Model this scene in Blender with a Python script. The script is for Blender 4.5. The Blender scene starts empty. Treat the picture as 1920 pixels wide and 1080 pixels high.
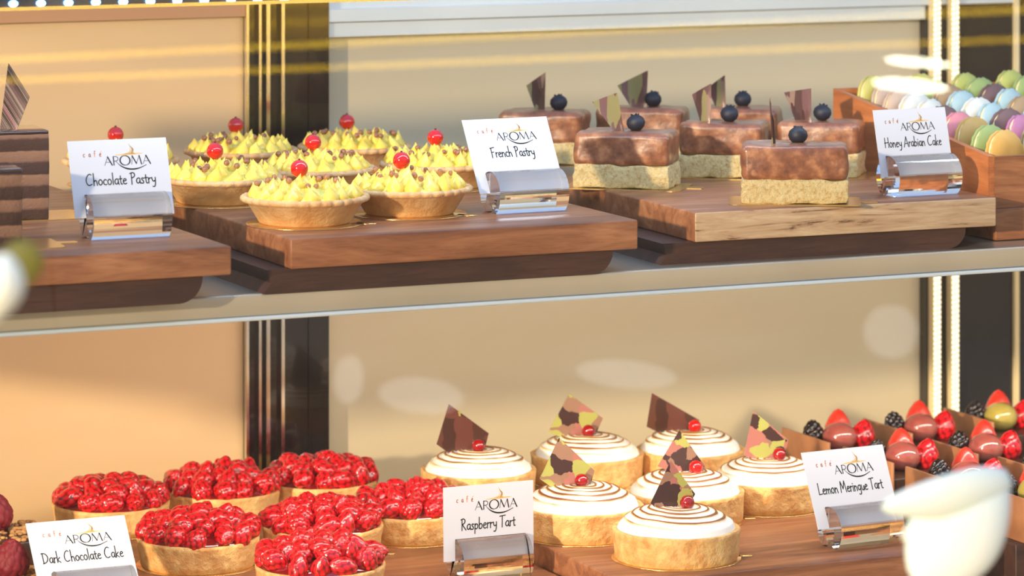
import bpy, bmesh, math, random
from mathutils import Vector, Matrix, noise
R = math.radians
PI = math.pi
sc = bpy.context.scene
COL = sc.collection

# ------------------------------------------------------------------ frame of reference (centimetres)
# camera at C0, looking level along FWD; the case runs along +x, its back is at +y
F = 6800.0                      # focal length in pixels of a 1920 wide frame
VH = -400.0                     # image row of the horizon
AL = math.atan(0.4542)          # the camera is turned this far from the case's normal
SA, CA = math.sin(AL), math.cos(AL)
OX, OY, OZ = -110.0, -230.0, 140.0     # world position of the camera in cm (case near the origin)
S = 0.01

# ------------------------------------------------------------------ camera
cam = bpy.data.cameras.new('camera')
camo = bpy.data.objects.new('camera', cam)
COL.objects.link(camo)
camo.location = (OX * S, OY * S, OZ * S)
camo.rotation_euler = (R(90), 0, -AL)
cam.sensor_width = 36
cam.lens = F / 1920 * 36
cam.shift_y = -(540 - VH) / 1920
cam.clip_start = 0.05
cam.clip_end = 200
cam.dof.use_dof = True
cam.dof.focus_distance = 2.60
cam.dof.aperture_fstop = 11
sc.camera = camo

# ------------------------------------------------------------------ world, sun, exposure
sc.view_settings.view_transform = 'Standard'
sc.view_settings.look = 'None'
sc.view_settings.gamma = 1
sc.view_settings.use_curve_mapping = False
sc.view_settings.exposure = 0.02
w = bpy.data.worlds.new('world'); sc.world = w; w.use_nodes = True
wn = w.node_tree.nodes; wl = w.node_tree.links
bg = wn['Background']
tc = wn.new('ShaderNodeTexCoord'); sp = wn.new('ShaderNodeSeparateXYZ'); rp = wn.new('ShaderNodeValToRGB')
wl.new(tc.outputs['Generated'], sp.inputs[0]); wl.new(sp.outputs['Z'], rp.inputs[0]); wl.new(rp.outputs[0], bg.inputs[0])
rp.color_ramp.elements[0].position = 0.0; rp.color_ramp.elements[0].color = (0.50, 0.42, 0.32, 1)
rp.color_ramp.elements[1].position = 0.7; rp.color_ramp.elements[1].color = (0.46, 0.74, 1.25, 1)
e = rp.color_ramp.elements.new(0.25); e.color = (0.72, 0.74, 0.78, 1)
bg.inputs[1].default_value = 0.92

sun = bpy.data.lights.new('sun', 'SUN'); suno = bpy.data.objects.new('sun', sun); COL.objects.link(suno)
sun.energy = 4.0; sun.color = (1.0, 0.82, 0.56); sun.angle = R(2.0)
suno.rotation_euler = Vector((0.80, 0.50, -0.165)).to_track_quat('-Z', 'Y').to_euler()

def area(name, loc, target, sx, sy, power, color):
    l = bpy.data.lights.new(name, 'AREA'); l.shape = 'RECTANGLE'; l.size = sx * S; l.size_y = sy * S
    l.energy = power; l.color = color
    o = bpy.data.objects.new(name, l); COL.objects.link(o)
    o.location = Vector(loc) * S
    o.rotation_euler = (Vector(target) - Vector(loc)).to_track_quat('-Z', 'Y').to_euler()
    return o
# light bars of the case: one under its top at the front, one under the upper shelf's front lip
area('case_top_light', (20, 2, 127.5), (20, 22, 100), 120, 3, 2.2, (0.72, 0.86, 1.0))
area('case_shelf_light', (20, 4.0, 105.2), (20, 26, 84), 120, 2, 3.2, (1.0, 0.93, 0.82))

# ------------------------------------------------------------------ helpers
def atz(u, v, z):
    """case coordinates (cm, world) of pixel (u,v) on the level plane z (world cm)"""
    d = F * (OZ - z) / (v - VH)
    k = (u - 960) / F
    return Vector((OX + d * (SA + k * CA), OY + d * (CA - k * SA), z))
def aty(u, v, y):
    k = (u - 960) / F
    d = (y - OY) / (CA - k * SA)
    return Vector((OX + d * (SA + k * CA), y, OZ - (v - VH) / F * d))
def atd(u, v, d):
    k = (u - 960) / F
    return Vector((OX + d * (SA + k * CA), OY + d * (CA - k * SA), OZ - (v - VH) / F * d))
CAMYAW = -AL

def lin(c):
    return tuple((x / 255 / 12.92) if x / 255 <= 0.04045 else (((x / 255) + 0.055) / 1.055) ** 2.4 for x in c) + (1,)

def mesh(name, verts, faces, mats, parent=None, smooth=True, loc=None, idx=None, cols=None):
    me = bpy.data.meshes.new(name)
    me.from_pydata([tuple(Vector(v) * S) for v in verts], [], faces)
    if not isinstance(mats, (list, tuple)): mats = [mats]
    for m in mats: me.materials.append(m)
    if idx: me.polygons.foreach_set('material_index', idx)
    me.polygons.foreach_set('use_smooth', [smooth] * len(me.polygons))
    if cols:
        a = me.attributes.new('tone', 'FLOAT', 'POINT'); a.data.foreach_set('value', cols)
    me.update()
    o = bpy.data.objects.new(name, me); COL.objects.link(o)
    if parent: o.parent = parent
    if loc is not None: o.location = Vector(loc) * S
    return o

class MB:
    def __init__(s): s.v = []; s.f = []; s.i = []
    def add(s, v, f, mi=0, M=None):
        n = len(s.v)
        s.v += [(M @ Vector(p) if M else Vector(p)) for p in v]
        s.f += [tuple(a + n for a in q) for q in f]; s.i += [mi] * len(f)
    def box(s, a, b, mi=0, M=None):
        x0, y0, z0 = a; x1, y1, z1 = b
        s.add([(x0,y0,z0),(x1,y0,z0),(x1,y1,z0),(x0,y1,z0),(x0,y0,z1),(x1,y0,z1),(x1,y1,z1),(x0,y1,z1)],
              [(0,3,2,1),(4,5,6,7),(0,1,5,4),(1,2,6,5),(2,3,7,6),(3,0,4,7)], mi, M)
    def sphere(s, c, r, n=10, m=6, mi=0, M=None, sc=(1,1,1)):
        v = [(c[0], c[1], c[2] + r*sc[2])]; f = []
        for j in range(1, m):
            a = PI*j/m
            for i in range(n):
                b = 2*PI*i/n
                v.append((c[0]+r*sc[0]*math.sin(a)*math.cos(b), c[1]+r*sc[1]*math.sin(a)*math.sin(b), c[2]+r*sc[2]*math.cos(a)))
        v.append((c[0], c[1], c[2]-r*sc[2])); L = len(v)-1
        for i in range(n):
            f.append((0, 1+i, 1+(i+1)%n)); f.append((L, L-n+(i+1)%n, L-n+i))
            for j in range(m-2):
                p = 1+j*n
                f.append((p+i, p+n+i, p+n+(i+1)%n, p+(i+1)%n))
        s.add(v, f, mi, M)
    def build(s, name, mats, parent=None, smooth=False, loc=None):
        return mesh(name, s.v, s.f, mats, parent, smooth, loc, s.i)

def bevel_box(name, a, b, mat, parent=None, bev=0.2, seg=3, loc=None, smooth=True, cuts=0, disp=0, freq=1.0, seed=0):
    bm = bmesh.new()
    bmesh.ops.create_cube(bm, size=1)
    for v in bm.verts:
        v.co = Vector([(a[i] + b[i]) / 2 + v.co[i] * (b[i] - a[i]) for i in range(3)])
    if bev: bmesh.ops.bevel(bm, geom=bm.edges[:], offset=bev, segments=seg, affect='EDGES', profile=0.5)
    if cuts:
        for it in range(cuts):
            L = [e for e in bm.edges if e.calc_length() > 0.5]
            if L: bmesh.ops.subdivide_edges(bm, edges=L, cuts=1, use_grid_fill=True)
        bmesh.ops.triangulate(bm, faces=bm.faces[:])
    if disp:
        bm.normal_update()
        for v in bm.verts:
            v.co += v.normal * disp * noise.noise(v.co * freq + Vector((seed * 7.3, 0, 0)))
    me = bpy.data.meshes.new(name); 
    for v in bm.verts: v.co *= S
    bm.to_mesh(me); bm.free()
    me.materials.append(mat)
    me.polygons.foreach_set('use_smooth', [smooth] * len(me.polygons))
    try: me.set_sharp_from_angle(angle=R(50))
    except Exception: pass
    o = bpy.data.objects.new(name, me); COL.objects.link(o)
    if parent: o.parent = parent
    if loc is not None: o.location = Vector(loc) * S
    return o

def lathe(prof, n=64, fn=None):
    """prof: list of (r,z); fn(j,theta,r,z)->(r,z)"""
    v = []; f = []
    for j, (r, z) in enumerate(prof):
        for i in range(n):
            t = 2*PI*i/n
            rr, zz = fn(j, t, r, z) if fn else (r, z)
            v.append((rr*math.cos(t), rr*math.sin(t), zz))
    for j in range(len(prof)-1):
        for i in range(n):
            k = (i+1) % n
            f.append((j*n+i, j*n+k, (j+1)*n+k, (j+1)*n+i))
    return v, f

def thing(name, label, cat, loc, rz=0, group=None):
    o = bpy.data.objects.new(name, None); COL.objects.link(o)
    o.empty_display_size = 0.01
    o.location = Vector(loc) * S; o.rotation_euler = (0, 0, rz)
    o['label'] = label; o['category'] = cat
    if group: o['group'] = group
    return o
def tag(o, label, cat, group=None, kind=None):
    o['label'] = label; o['category'] = cat
    if group: o['group'] = group
    if kind: o['kind'] = kind
    return o
def dup(root, loc, rz, label, group=None):
    r = root.copy(); COL.objects.link(r)
    r.location = Vector(loc) * S; r.rotation_euler = (0, 0, rz); r['label'] = label
    if group: r['group'] = group
    def rec(src, dst):
        for ch in [c for c in bpy.data.objects if c.parent == src]:
            c = ch.copy(); COL.objects.link(c); c.parent = dst
            rec(ch, c)
    rec(root, r)
    return r

# ------------------------------------------------------------------ materials
class NT:
    def __init__(s, name):
        s.m = bpy.data.materials.new(name); s.m.use_nodes = True
        s.t = s.m.node_tree; s.b = s.t.nodes['Principled BSDF']; s.out = s.t.nodes['Material Output']
        s._c = None
    def n(s, t, **k):
        x = s.t.nodes.new(t)
        for a, b in k.items(): setattr(x, a, b)
        return x
    def l(s, a, b): s.t.links.new(a, b)
    def coord(s, scale=(1,1,1), rot=(0,0,0), loc=(0,0,0)):
        if not s._c: s._c = s.n('ShaderNodeTexCoord')
        m = s.n('ShaderNodeMapping'); s.l(s._c.outputs['Object'], m.inputs[0])
        m.inputs['Scale'].default_value = scale; m.inputs['Rotation'].default_value = rot; m.inputs['Location'].default_value = loc
        return m.outputs[0]
    def noise(s, vec, scale, detail=4, rough=0.5, dist=0):
        x = s.n('ShaderNodeTexNoise'); s.l(vec, x.inputs['Vector']); x.inputs['Scale'].default_value = scale
        x.inputs['Detail'].default_value = detail; x.inputs['Roughness'].default_value = rough; x.inputs['Distortion'].default_value = dist
        return x.outputs['Fac']
    def ramp(s, fac, stops, const=False):
        x = s.n('ShaderNodeValToRGB'); s.l(fac, x.inputs[0]); cr = x.color_ramp
        if const: cr.interpolation = 'CONSTANT'
        while len(cr.elements) < len(stops): cr.elements.new(0.5)
        for e, (p, c) in zip(cr.elements, stops): e.position = p; e.color = c
        return x.outputs[0]
    def mix(s, fac, a, b, mode='MIX'):
        x = s.n('ShaderNodeMix', data_type='RGBA', blend_type=mode)
        if isinstance(fac, (int, float)): x.inputs[0].default_value = fac
        else: s.l(fac, x.inputs[0])
        for i, q in ((6, a), (7, b)):
            if isinstance(q, tuple): x.inputs[i].default_value = q
            else: s.l(q, x.inputs[i])
        return x.outputs[2]
    def col(s, c):
        if isinstance(c, tuple): s.b.inputs['Base Color'].default_value = c
        else: s.l(c, s.b.inputs['Base Color'])
    def bump(s, h, strength=0.3, dist=0.001):
        x = s.n('ShaderNodeBump'); s.l(h, x.inputs['Height']); x.inputs['Strength'].default_value = strength; x.inputs['Distance'].default_value = dist
        s.l(x.outputs[0], s.b.inputs['Normal'])
    def p(s, **k):
        names = dict(rough='Roughness', metal='Metallic', sss='Subsurface Weight', coat='Coat Weight', coatr='Coat Roughness',
                     spec='Specular IOR Level', trans='Transmission Weight', ior='IOR', sssr='Subsurface Scale', emis='Emission Strength')
        for a, b in k.items(): s.b.inputs[names[a]].default_value = b
        return s
def plain(name, c, rough=0.5, **k):
    m = NT(name); m.col(lin(c)); m.p(rough=rough, **k); return m.m

def noisy(name, c1, c2, scale=80, rough=0.6, bump=0.3, bscale=300, bdist=0.001, **k):
    m = NT(name); v = m.coord()
    m.col(m.ramp(m.noise(v, scale, 5), [(0.3, lin(c1)), (0.7, lin(c2))])); m.p(rough=rough, **k)
    if bump: m.bump(m.noise(v, bscale, 6, 0.6), bump, bdist)
    return m.m

def wood(name, cd, cm, cl, rough=0.38, along=(3, 26, 26), edge=None):
    m = NT(name); v = m.coord(along)
    f = m.noise(v, 2.2, 8, 0.62, 1.2)
    c = m.ramp(f, [(0.25, lin(cd)), (0.5, lin(cm)), (0.75, lin(cl))])
    v2 = m.coord((14, 260, 260)); f2 = m.noise(v2, 4, 4, 0.6)
    c2 = m.ramp(f2, [(0.3, (0.45, 0.45, 0.45, 1)), (0.55, (1, 1, 1, 1))])
    c = m.mix(0.45, c, c2, 'MULTIPLY')
    if edge:
        g = m.n('ShaderNodeNewGeometry'); sx = m.n('ShaderNodeSeparateXYZ'); vt = m.n('ShaderNodeVectorTransform')
        m.l(m._c.outputs['Normal'], sx.inputs[0])
        mm = m.n('ShaderNodeMath', operation='LESS_THAN'); m.l(sx.outputs['Y'], mm.inputs[0]); mm.inputs[1].default_value = -0.7
        ce = m.ramp(m.noise(m.coord((6, 60, 60)), 3, 7, 0.7, 0.6), [(0.36, lin((92, 62, 44))), (0.44, lin(edge[0])), (0.7, lin(edge[1]))])
        c = m.mix(mm.outputs[0], c, ce)
    m.col(c); m.p(rough=rough, spec=0.4); m.bump(f2, 0.15, 0.0004)
    return m.m

M = {}
M['walnut'] = wood('walnut', (96, 54, 34), (150, 96, 64), (186, 128, 88))
M['walnut_light'] = wood('walnut_light_edge', (96, 56, 38), (150, 98, 66), (184, 130, 92), edge=((176, 144, 112), (206, 180, 146)))
M['walnut_dark'] = wood('walnut_dark', (46, 27, 21), (66, 41, 33), (84, 54, 42), rough=0.5)
M['boxwood_sun_tint'] = wood('sun_tinted_box_wood', (140, 78, 42), (186, 110, 62), (216, 140, 84), rough=0.5, along=(26, 4, 26))  # lighter orange: sunlight on the tray is put into the wood colour
M['crust'] = noisy('golden_crust', (214, 152, 84), (240, 200, 130), 130, 0.65, 0.9, 160, 0.003, sss=0.1, sssr=0.004)
M['crust_pale'] = noisy('pale_crust', (206, 150, 92), (234, 196, 144), 60, 0.7, 0.7, 200, 0.002, sss=0.1, sssr=0.004)
M['cream'] = noisy('lemon_cream', (250, 204, 60), (252, 224, 112), 70, 0.35, 0.1, 120, 0.001, sss=0.35, sssr=0.006, coat=0.3)
M['pearl'] = noisy('crisp_pearl', (120, 72, 44), (184, 128, 88), 200, 0.35, 0.0, coat=0.4)
M['currant'] = plain('red_currant', (205, 14, 18), 0.12, sss=0.3, sssr=0.003, coat=0.8)
M['currant_dark'] = plain('dark_currant', (150, 10, 18), 0.12, sss=0.2, sssr=0.003, coat=0.8)
M['stalk'] = plain('dry_stalk', (84, 48, 30), 0.8)
M['glaze_red'] = plain('red_glaze', (120, 8, 14), 0.08, coat=1.0)
M['leaf'] = noisy('leaf_green', (92, 88, 26), (124, 118, 42), 20, 0.5, 0.1, 60)
M['petal'] = noisy('white_petal', (252, 252, 244), (246, 248, 226), 12, 0.6, 0.05, 60, sss=0.3, sssr=0.02)
M['gold'] = noisy('gold_foil', (214, 172, 104), (232, 196, 132), 20, 0.22, 0.05, 100, metal=0.85)
M['blueberry'] = noisy('blueberry', (12, 14, 24), (26, 30, 48), 60, 0.55, 0.1, 200)
M['blackberry'] = plain('blackberry', (20, 8, 14), 0.2, coat=0.45)
M['strawberry'] = noisy('strawberry', (196, 34, 24), (222, 64, 44), 90, 0.3, 0.3, 500, 0.001, coat=0.6)
M['grape_red'] = noisy('glazed_plum', (132, 54, 54), (170, 96, 84), 40, 0.08, 0.05, 90, coat=1.0, sss=0.2, sssr=0.006)
M['grape_green'] = noisy('glazed_grape', (158, 140, 60), (186, 168, 90), 40, 0.08, 0.05, 90, coat=1.0, sss=0.3, sssr=0.006)
M['choc'] = noisy('dark_chocolate', (44, 26, 20), (62, 38, 28), 60, 0.35, 0.1, 200)
M['choc_glaze'] = plain('chocolate_glaze', (52, 30, 26), 0.1, coat=1.0)
M['choc_plank'] = noisy('milk_chocolate_side', (142, 92, 60), (172, 118, 80), 40, 0.45, 0.2, 260)
M['nuts'] = noisy('chopped_nuts', (150, 100, 58), (214, 162, 100), 160, 0.7, 0.3, 300)
M['paper'] = plain('white_card', (206, 208, 218), 0.5)
M['ink'] = plain('dark_ink', (14, 12, 16), 0.9)
M['ink_orange'] = plain('orange_ink', (214, 140, 90), 0.8)
M['ink_gold'] = plain('gold_ink', (224, 184, 116), 0.6)
M['steel'] = NT('brushed_steel').p(rough=0.32, metal=0.9).m; M['steel'].node_tree.nodes['Principled BSDF'].inputs['Base Color'].default_value = lin((196, 186, 170))
M['steel_lip'] = noisy('satin_lip', (186, 174, 152), (200, 188, 166), 8, 0.42, 0.03, 900, metal=0.55)
M['chrome'] = NT('chrome_strip').p(rough=0.15, metal=1).m; M['chrome'].node_tree.nodes['Principled BSDF'].inputs['Base Color'].default_value = lin((226, 222, 214))
M['frame_light'] = noisy('light_frame', (196, 210, 220), (214, 226, 232), 6, 0.3, 0.02, 300, metal=0.3)
M['frame_brown'] = plain('bronze_frame', (184, 134, 100), 0.4)
M['black'] = noisy('black_gloss', (24, 20, 22), (32, 28, 30), 6, 0.16, 0.0, coat=0.6)
M['rail'] = noisy('led_rail', (60, 72, 88), (86, 98, 112), 30, 0.3, 0.05, 200, metal=0.6)
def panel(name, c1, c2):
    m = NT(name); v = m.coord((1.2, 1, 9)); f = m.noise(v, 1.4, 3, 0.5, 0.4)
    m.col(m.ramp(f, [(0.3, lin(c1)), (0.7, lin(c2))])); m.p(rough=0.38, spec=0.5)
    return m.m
M['panel_left_sun_tint'] = panel('sun_tinted_panel', (212, 176, 130), (218, 186, 144))  # warmer, lighter than the right door: sunlight put into the base colour
M['panel_right'] = panel('beige_panel', (196, 178, 145), (204, 190, 160))

def emit(name, c, st):
    m = bpy.data.materials.new(name); m.use_nodes = True; t = m.node_tree; t.nodes.clear()
    e = t.nodes.new('ShaderNodeEmission'); o = t.nodes.new('ShaderNodeOutputMaterial')
    e.inputs[0].default_value = lin(c); e.inputs[1].default_value = st; t.links.new(e.outputs[0], o.inputs[0]); return m
M['led'] = emit('led_white_blue', (120, 190, 255), 10)
M['led_warm'] = emit('led_warm', (255, 246, 214), 2.2)
M['led_strip'] = plain('strip_backing', (226, 206, 160), 0.4)
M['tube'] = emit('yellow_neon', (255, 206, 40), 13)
M['hazeglow'] = emit('dim_gold_haze', (230, 170, 30), 3.2)
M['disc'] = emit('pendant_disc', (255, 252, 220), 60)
M['soft'] = emit('soft_pale_glow', (235, 238, 240), 5)  # emitter for the added pale ovals, not a lamp

m = NT('clear_acrylic'); m.col((1, 1, 1, 1)); m.p(rough=0.0, trans=1.0, ior=1.49); M['acrylic'] = m.m
# thin pane: transparent with a fresnel reflection
m = bpy.data.materials.new('pane_glass'); m.use_nodes = True; t = m.node_tree; t.nodes.clear()
a = t.nodes.new('ShaderNodeBsdfTransparent'); g = t.nodes.new('ShaderNodeBsdfGlossy'); g.inputs['Roughness'].default_value = 0.0
geo = t.nodes.new('ShaderNodeNewGeometry'); dt = t.nodes.new('ShaderNodeVectorMath'); dt.operation = 'DOT_PRODUCT'
t.links.new(geo.outputs['Normal'], dt.inputs[0]); t.links.new(geo.outputs['Incoming'], dt.inputs[1])
ab = t.nodes.new('ShaderNodeMath'); ab.operation = 'ABSOLUTE'; t.links.new(dt.outputs['Value'], ab.inputs[0])
su = t.nodes.new('ShaderNodeMath'); su.operation = 'SUBTRACT'; su.inputs[0].default_value = 1; t.links.new(ab.outputs[0], su.inputs[1])
pw = t.nodes.new('ShaderNodeMath'); pw.operation = 'POWER'; t.links.new(su.outputs[0], pw.inputs[0]); pw.inputs[1].default_value = 5
fr = t.nodes.new('ShaderNodeMath'); fr.operation = 'MULTIPLY_ADD'; t.links.new(pw.outputs[0], fr.inputs[0]); fr.inputs[1].default_value = 0.6; fr.inputs[2].default_value = 0.018
mx = t.nodes.new('ShaderNodeMixShader'); o = t.nodes.new('ShaderNodeOutputMaterial')
t.links.new(fr.outputs[0], mx.inputs[0]); t.links.new(a.outputs[0], mx.inputs[1]); t.links.new(g.outputs[0], mx.inputs[2]); t.links.new(mx.outputs[0], o.inputs[0])
M['pane'] = m

# glazed raspberry
m = NT('glazed_raspberry'); v = m.coord()
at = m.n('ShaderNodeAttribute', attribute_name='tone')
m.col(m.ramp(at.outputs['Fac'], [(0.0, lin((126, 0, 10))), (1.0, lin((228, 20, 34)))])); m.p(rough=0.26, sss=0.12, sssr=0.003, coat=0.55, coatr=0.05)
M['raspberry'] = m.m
m = NT('dull_raspberry'); m.col(lin((128, 20, 36))); m.p(rough=0.6, sss=0.1, sssr=0.003); M['raspberry_dull'] = m.m
# torched meringue: the pigment follows the piped ridges
m = NT('torched_meringue'); at = m.n('ShaderNodeAttribute', attribute_name='tone'); v = m.coord()
nz = m.noise(v, 90, 4)
ad = m.n('ShaderNodeMath', operation='MULTIPLY_ADD'); m.l(nz, ad.inputs[0]); ad.inputs[1].default_value = 0.5; m.l(at.outputs['Fac'], ad.inputs[2])
m.col(m.ramp(ad.outputs[0], [(0.48, lin((250, 247, 240))), (0.78, lin((238, 206, 150))), (1.05, lin((196, 136, 74))), (1.35, lin((136, 84, 44)))]))
m.p(rough=0.45, sss=0.3, sssr=0.006); M['meringue'] = m.m
# patterned chocolate plaques
def plaque_mat(name, cols, scale, stretch=(1, 1, 1), rough=0.22, seed=0):
    m = NT(name); v = m.coord(stretch, loc=(seed, seed * 0.7, 0))
    nz = m.n('ShaderNodeTexNoise'); m.l(v, nz.inputs['Vector']); nz.inputs['Scale'].default_value = 90; nz.inputs['Detail'].default_value = 6
    mv = m.mix(0.012, v, nz.outputs['Color'], 'ADD')
    vo = m.n('ShaderNodeTexVoronoi'); m.l(mv, vo.inputs['Vector']); vo.inputs['Scale'].default_value = scale
    sx = m.n('ShaderNodeSeparateColor'); m.l(vo.outputs['Color'], sx.inputs[0])
    n = len(cols)
    m.col(m.ramp(sx.outputs[0], [(i / n, lin(c)) for i, c in enumerate(cols)], True)); m.p(rough=rough, coat=0.3)
    return m.m
DK, PK, OL, TN = (62, 40, 40), (160, 102, 94), (158, 156, 84), (140, 106, 88)
M['plaque'] = [plaque_mat('patch_plaque', [DK, PK, OL, DK, TN, PK], 95, seed=i * 0.53 + .6) for i in range(4)]
M['plaque_dark'] = plaque_mat('dark_patch_plaque', [(60, 36, 30), (84, 52, 40), (150, 144, 66), (70, 42, 34), (92, 52, 44)], 60, seed=2.2)
M['shard'] = [plaque_mat('marbled_shard', [(74, 48, 46), (112, 78, 78), (134, 124, 82), (84, 58, 54), (98, 66, 62), (142, 112, 96)], 170, (1, 1, 0.22), seed=i * 0.9) for i in range(4)]
m = NT('striped_plaque'); v = m.coord((1, 1, 1), (0, R(32), 0))
sx = m.n('ShaderNodeSeparateXYZ'); m.l(v, sx.inputs[0]); cm = m.n('ShaderNodeCombineXYZ'); m.l(sx.outputs['X'], cm.inputs[0])
m.col(m.ramp(m.noise(cm.outputs[0], 300, 3, 0.7), [(0, lin((66, 44, 40))), (0.46, lin((150, 128, 116))), (0.5, lin((60, 40, 38))), (0.56, lin((176, 116, 122))), (0.6, lin((74, 50, 44)))], True))
m.p(rough=0.35); M['striped'] = m.m
# sponge, caramel with nuts
m = NT('sponge'); v = m.coord(); m.col(m.ramp(m.noise(v, 320, 5, 0.7), [(0.3, lin((206, 160, 92))), (0.48, lin((240, 212, 150))), (0.7, lin((246, 230, 178)))])); m.p(rough=0.85)
m.bump(m.noise(v, 260, 6, 0.75), 1.0, 0.004); M['sponge'] = m.m
m = NT('caramel'); v = m.coord()
vo = m.n('ShaderNodeTexVoronoi'); m.l(v, vo.inputs['Vector']); vo.inputs['Scale'].default_value = 120
c = m.ramp(m.noise(v, 90, 5, 0.6), [(0.3, lin((96, 56, 40))), (0.5, lin((138, 86, 60))), (0.7, lin((184, 128, 88)))])
c2 = m.ramp(vo.outputs['Distance'], [(0.22, lin((206, 152, 108))), (0.4, lin((120, 70, 48)))])
c3 = m.ramp(m.noise(v, 50, 3), [(0.52, (0, 0, 0, 1)), (0.62, (0.55, 0.55, 0.55, 1))])
m.col(m.mix(c3, c, c2)); m.p(rough=0.34, coat=0.25, sss=0.08, sssr=0.004); m.bump(m.noise(v, 240, 4), 0.3, 0.0008); M['caramel'] = m.m
m = NT('layer_cake'); v = m.coord(); sx = m.n('ShaderNodeSeparateXYZ'); m.l(v, sx.inputs[0])
md = m.n('ShaderNodeMath', operation='MULTIPLY_ADD'); m.l(m.noise(v, 160, 3), md.inputs[0]); md.inputs[1].default_value = 0.0022; m.l(sx.outputs['Z'], md.inputs[2])
mr = m.n('ShaderNodeMath', operation='MULTIPLY'); m.l(md.outputs[0], mr.inputs[0]); mr.inputs[1].default_value = 1 / 0.0165
fr = m.n('ShaderNodeMath', operation='FRACT'); m.l(mr.outputs[0], fr.inputs[0])
m.col(m.ramp(fr.outputs[0], [(0.0, lin((66, 40, 30))), (0.46, lin((74, 48, 38))), (0.56, lin((132, 96, 76))), (0.94, lin((148, 110, 86))), (0.99, lin((70, 44, 34)))])); m.p(rough=0.8)
m.bump(m.noise(v, 380, 5, 0.7), 0.8, 0.0015); M['layers'] = m.m

# heights (world cm)
ZU = OZ - 30.3          # top of the upper boards
ZSU = ZU - 3.65         # upper shelf
ZL = OZ - 55.5          # top of the lemon tart board
ZR = OZ - 57.0          # top of the raspberry board
ZSL = ZL - 3.7          # lower shelf
YW = 48.0               # back of the case
YF = -1.6               # shelf front

# ================================================================== THE CASE
case = thing('display_case', 'lit pastry display case with a dark upright between its beige rear doors', 'display case', (20, 24, 60))
def cpart(mb, name, mats, parent=case, smooth=False):
    o = mb.build(name, mats, parent, smooth); 
    o.matrix_parent_inverse = Matrix.Translation(-Vector((20, 24, 60)) * S) if parent is case else Matrix.Identity(4)
    return o
xL = -90
xp0 = aty(464, 0, YW - 2).x; xp1 = aty(622, 0, YW - 2).x
xr0 = aty(1746, 0, YW - 2).x; xr1 = aty(1800, 0, YW - 2).x; xr2 = aty(1908, 0, YW - 2).x
zt = aty(622, 68, YW).z; ztl = aty(200, 38, YW - 1.5).z
b = MB(); b.box((xL, YW - 1.0, 60), (xp0, YW + 1, 135)); cpart(b, 'rear_door', M['panel_left_sun_tint'])
b = MB(); b.box((xp1 - 1, YW, 60), (xr0, YW + 1, 135)); cpart(b, 'rear_door', M['panel_right'])
b = MB(); b.box((xL, YW - 1.5, ztl), (xp0, YW - 1.02, ztl + 6)); cpart(b, 'door_frame', M['frame_brown'])['label'] = 'bronze brown top rail of the left rear door'
# stepped pale frame over the right door, mitred where it meets the upright
b = MB()
for (y0, y1, z0, z1) in ((YW - 1.0, YW, zt, zt + 1.15), (YW - 1.3, YW, zt + 1.25, zt + 2.3), (YW - 0.5, YW, zt + 2.3, zt + 8)):
    b.box((xp1 - (z0 - zt), y0, z0), (xr2, y1, z1))
cpart(b, 'door_frame', M['frame_light'])['label'] = 'pale stepped metal rail above the right rear door'
b = MB(); b.box((xp0, YW - 1.4, 60), (xp1, YW + 1.9, 135)); cpart(b, 'upright', M['black'])
for (u0, u1, dy) in ((463, 468, .5), (486, 491, .55), (499, 506, .7), (528, 534, .6), (583, 586, .12)):
    xa = aty(u0, 0, YW - 2).x; xb = aty(u1, 0, YW - 2).x
    b = MB(); b.box((xa, YW - 1.4 - dy, 60), (xb, YW - 1.4, 135)); cpart(b, 'trim_strip', M['chrome'] if u0 < 540 else M['black'])
# right hand upright with two vertical strips of lights
b = MB(); b.box((xr0, YW - 1.2, 60), (xr2, YW + 1, 135)); cpart(b, 'upright', M['black'])
b = MB(); b.box((xr2, YW - 1.6, 60), (aty(1916, 0, YW - 2).x, YW + 1, 135)); cpart(b, 'trim_strip', M['led_strip'])
b = MB(); b.box((aty(1916, 0, YW - 2).x, YW - 1.2, 60), (xr2 + 30, YW + 1, 135)); cpart(b, 'side_panel', M['black'])
for u in (1757, 1791):
    xa = aty(u - 7.5, 0, YW - 2).x; xb = aty(u + 7.5, 0, YW - 2).x
    b = MB(); b.box((xa, YW - 2.0, 62), (xb, YW - 1.2, 132))
    st = cpart(b, 'light_strip', M['led_strip'])
    b = MB(); z = 64.0; k = 0
    while z < 131:
        for q in (0.27, 0.73):
            b.sphere((xa + (xb - xa) * q, YW - 2.05, z + (0.13 if q > .5 else 0)), 0.17, 6, 4)
        z += 0.44
    bb = b.build('light_bead', M['led_warm'], st, True); bb['kind'] = 'stuff'
# front glass
b = MB(); b.box((xL, -9.0, 62), (110, -8.8, 133)); cpart(b, 'front_glass', M['pane'])
b = MB(); b.box((xL, -9.5, 133), (110, YW + 3, 136)); cpart(b, 'glass_top', M['pane'])
b = MB(); b.box((-62, -9, 56), (110, YW + 3, 62)); cpart(b, 'case_base', M['walnut_dark'])

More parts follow.
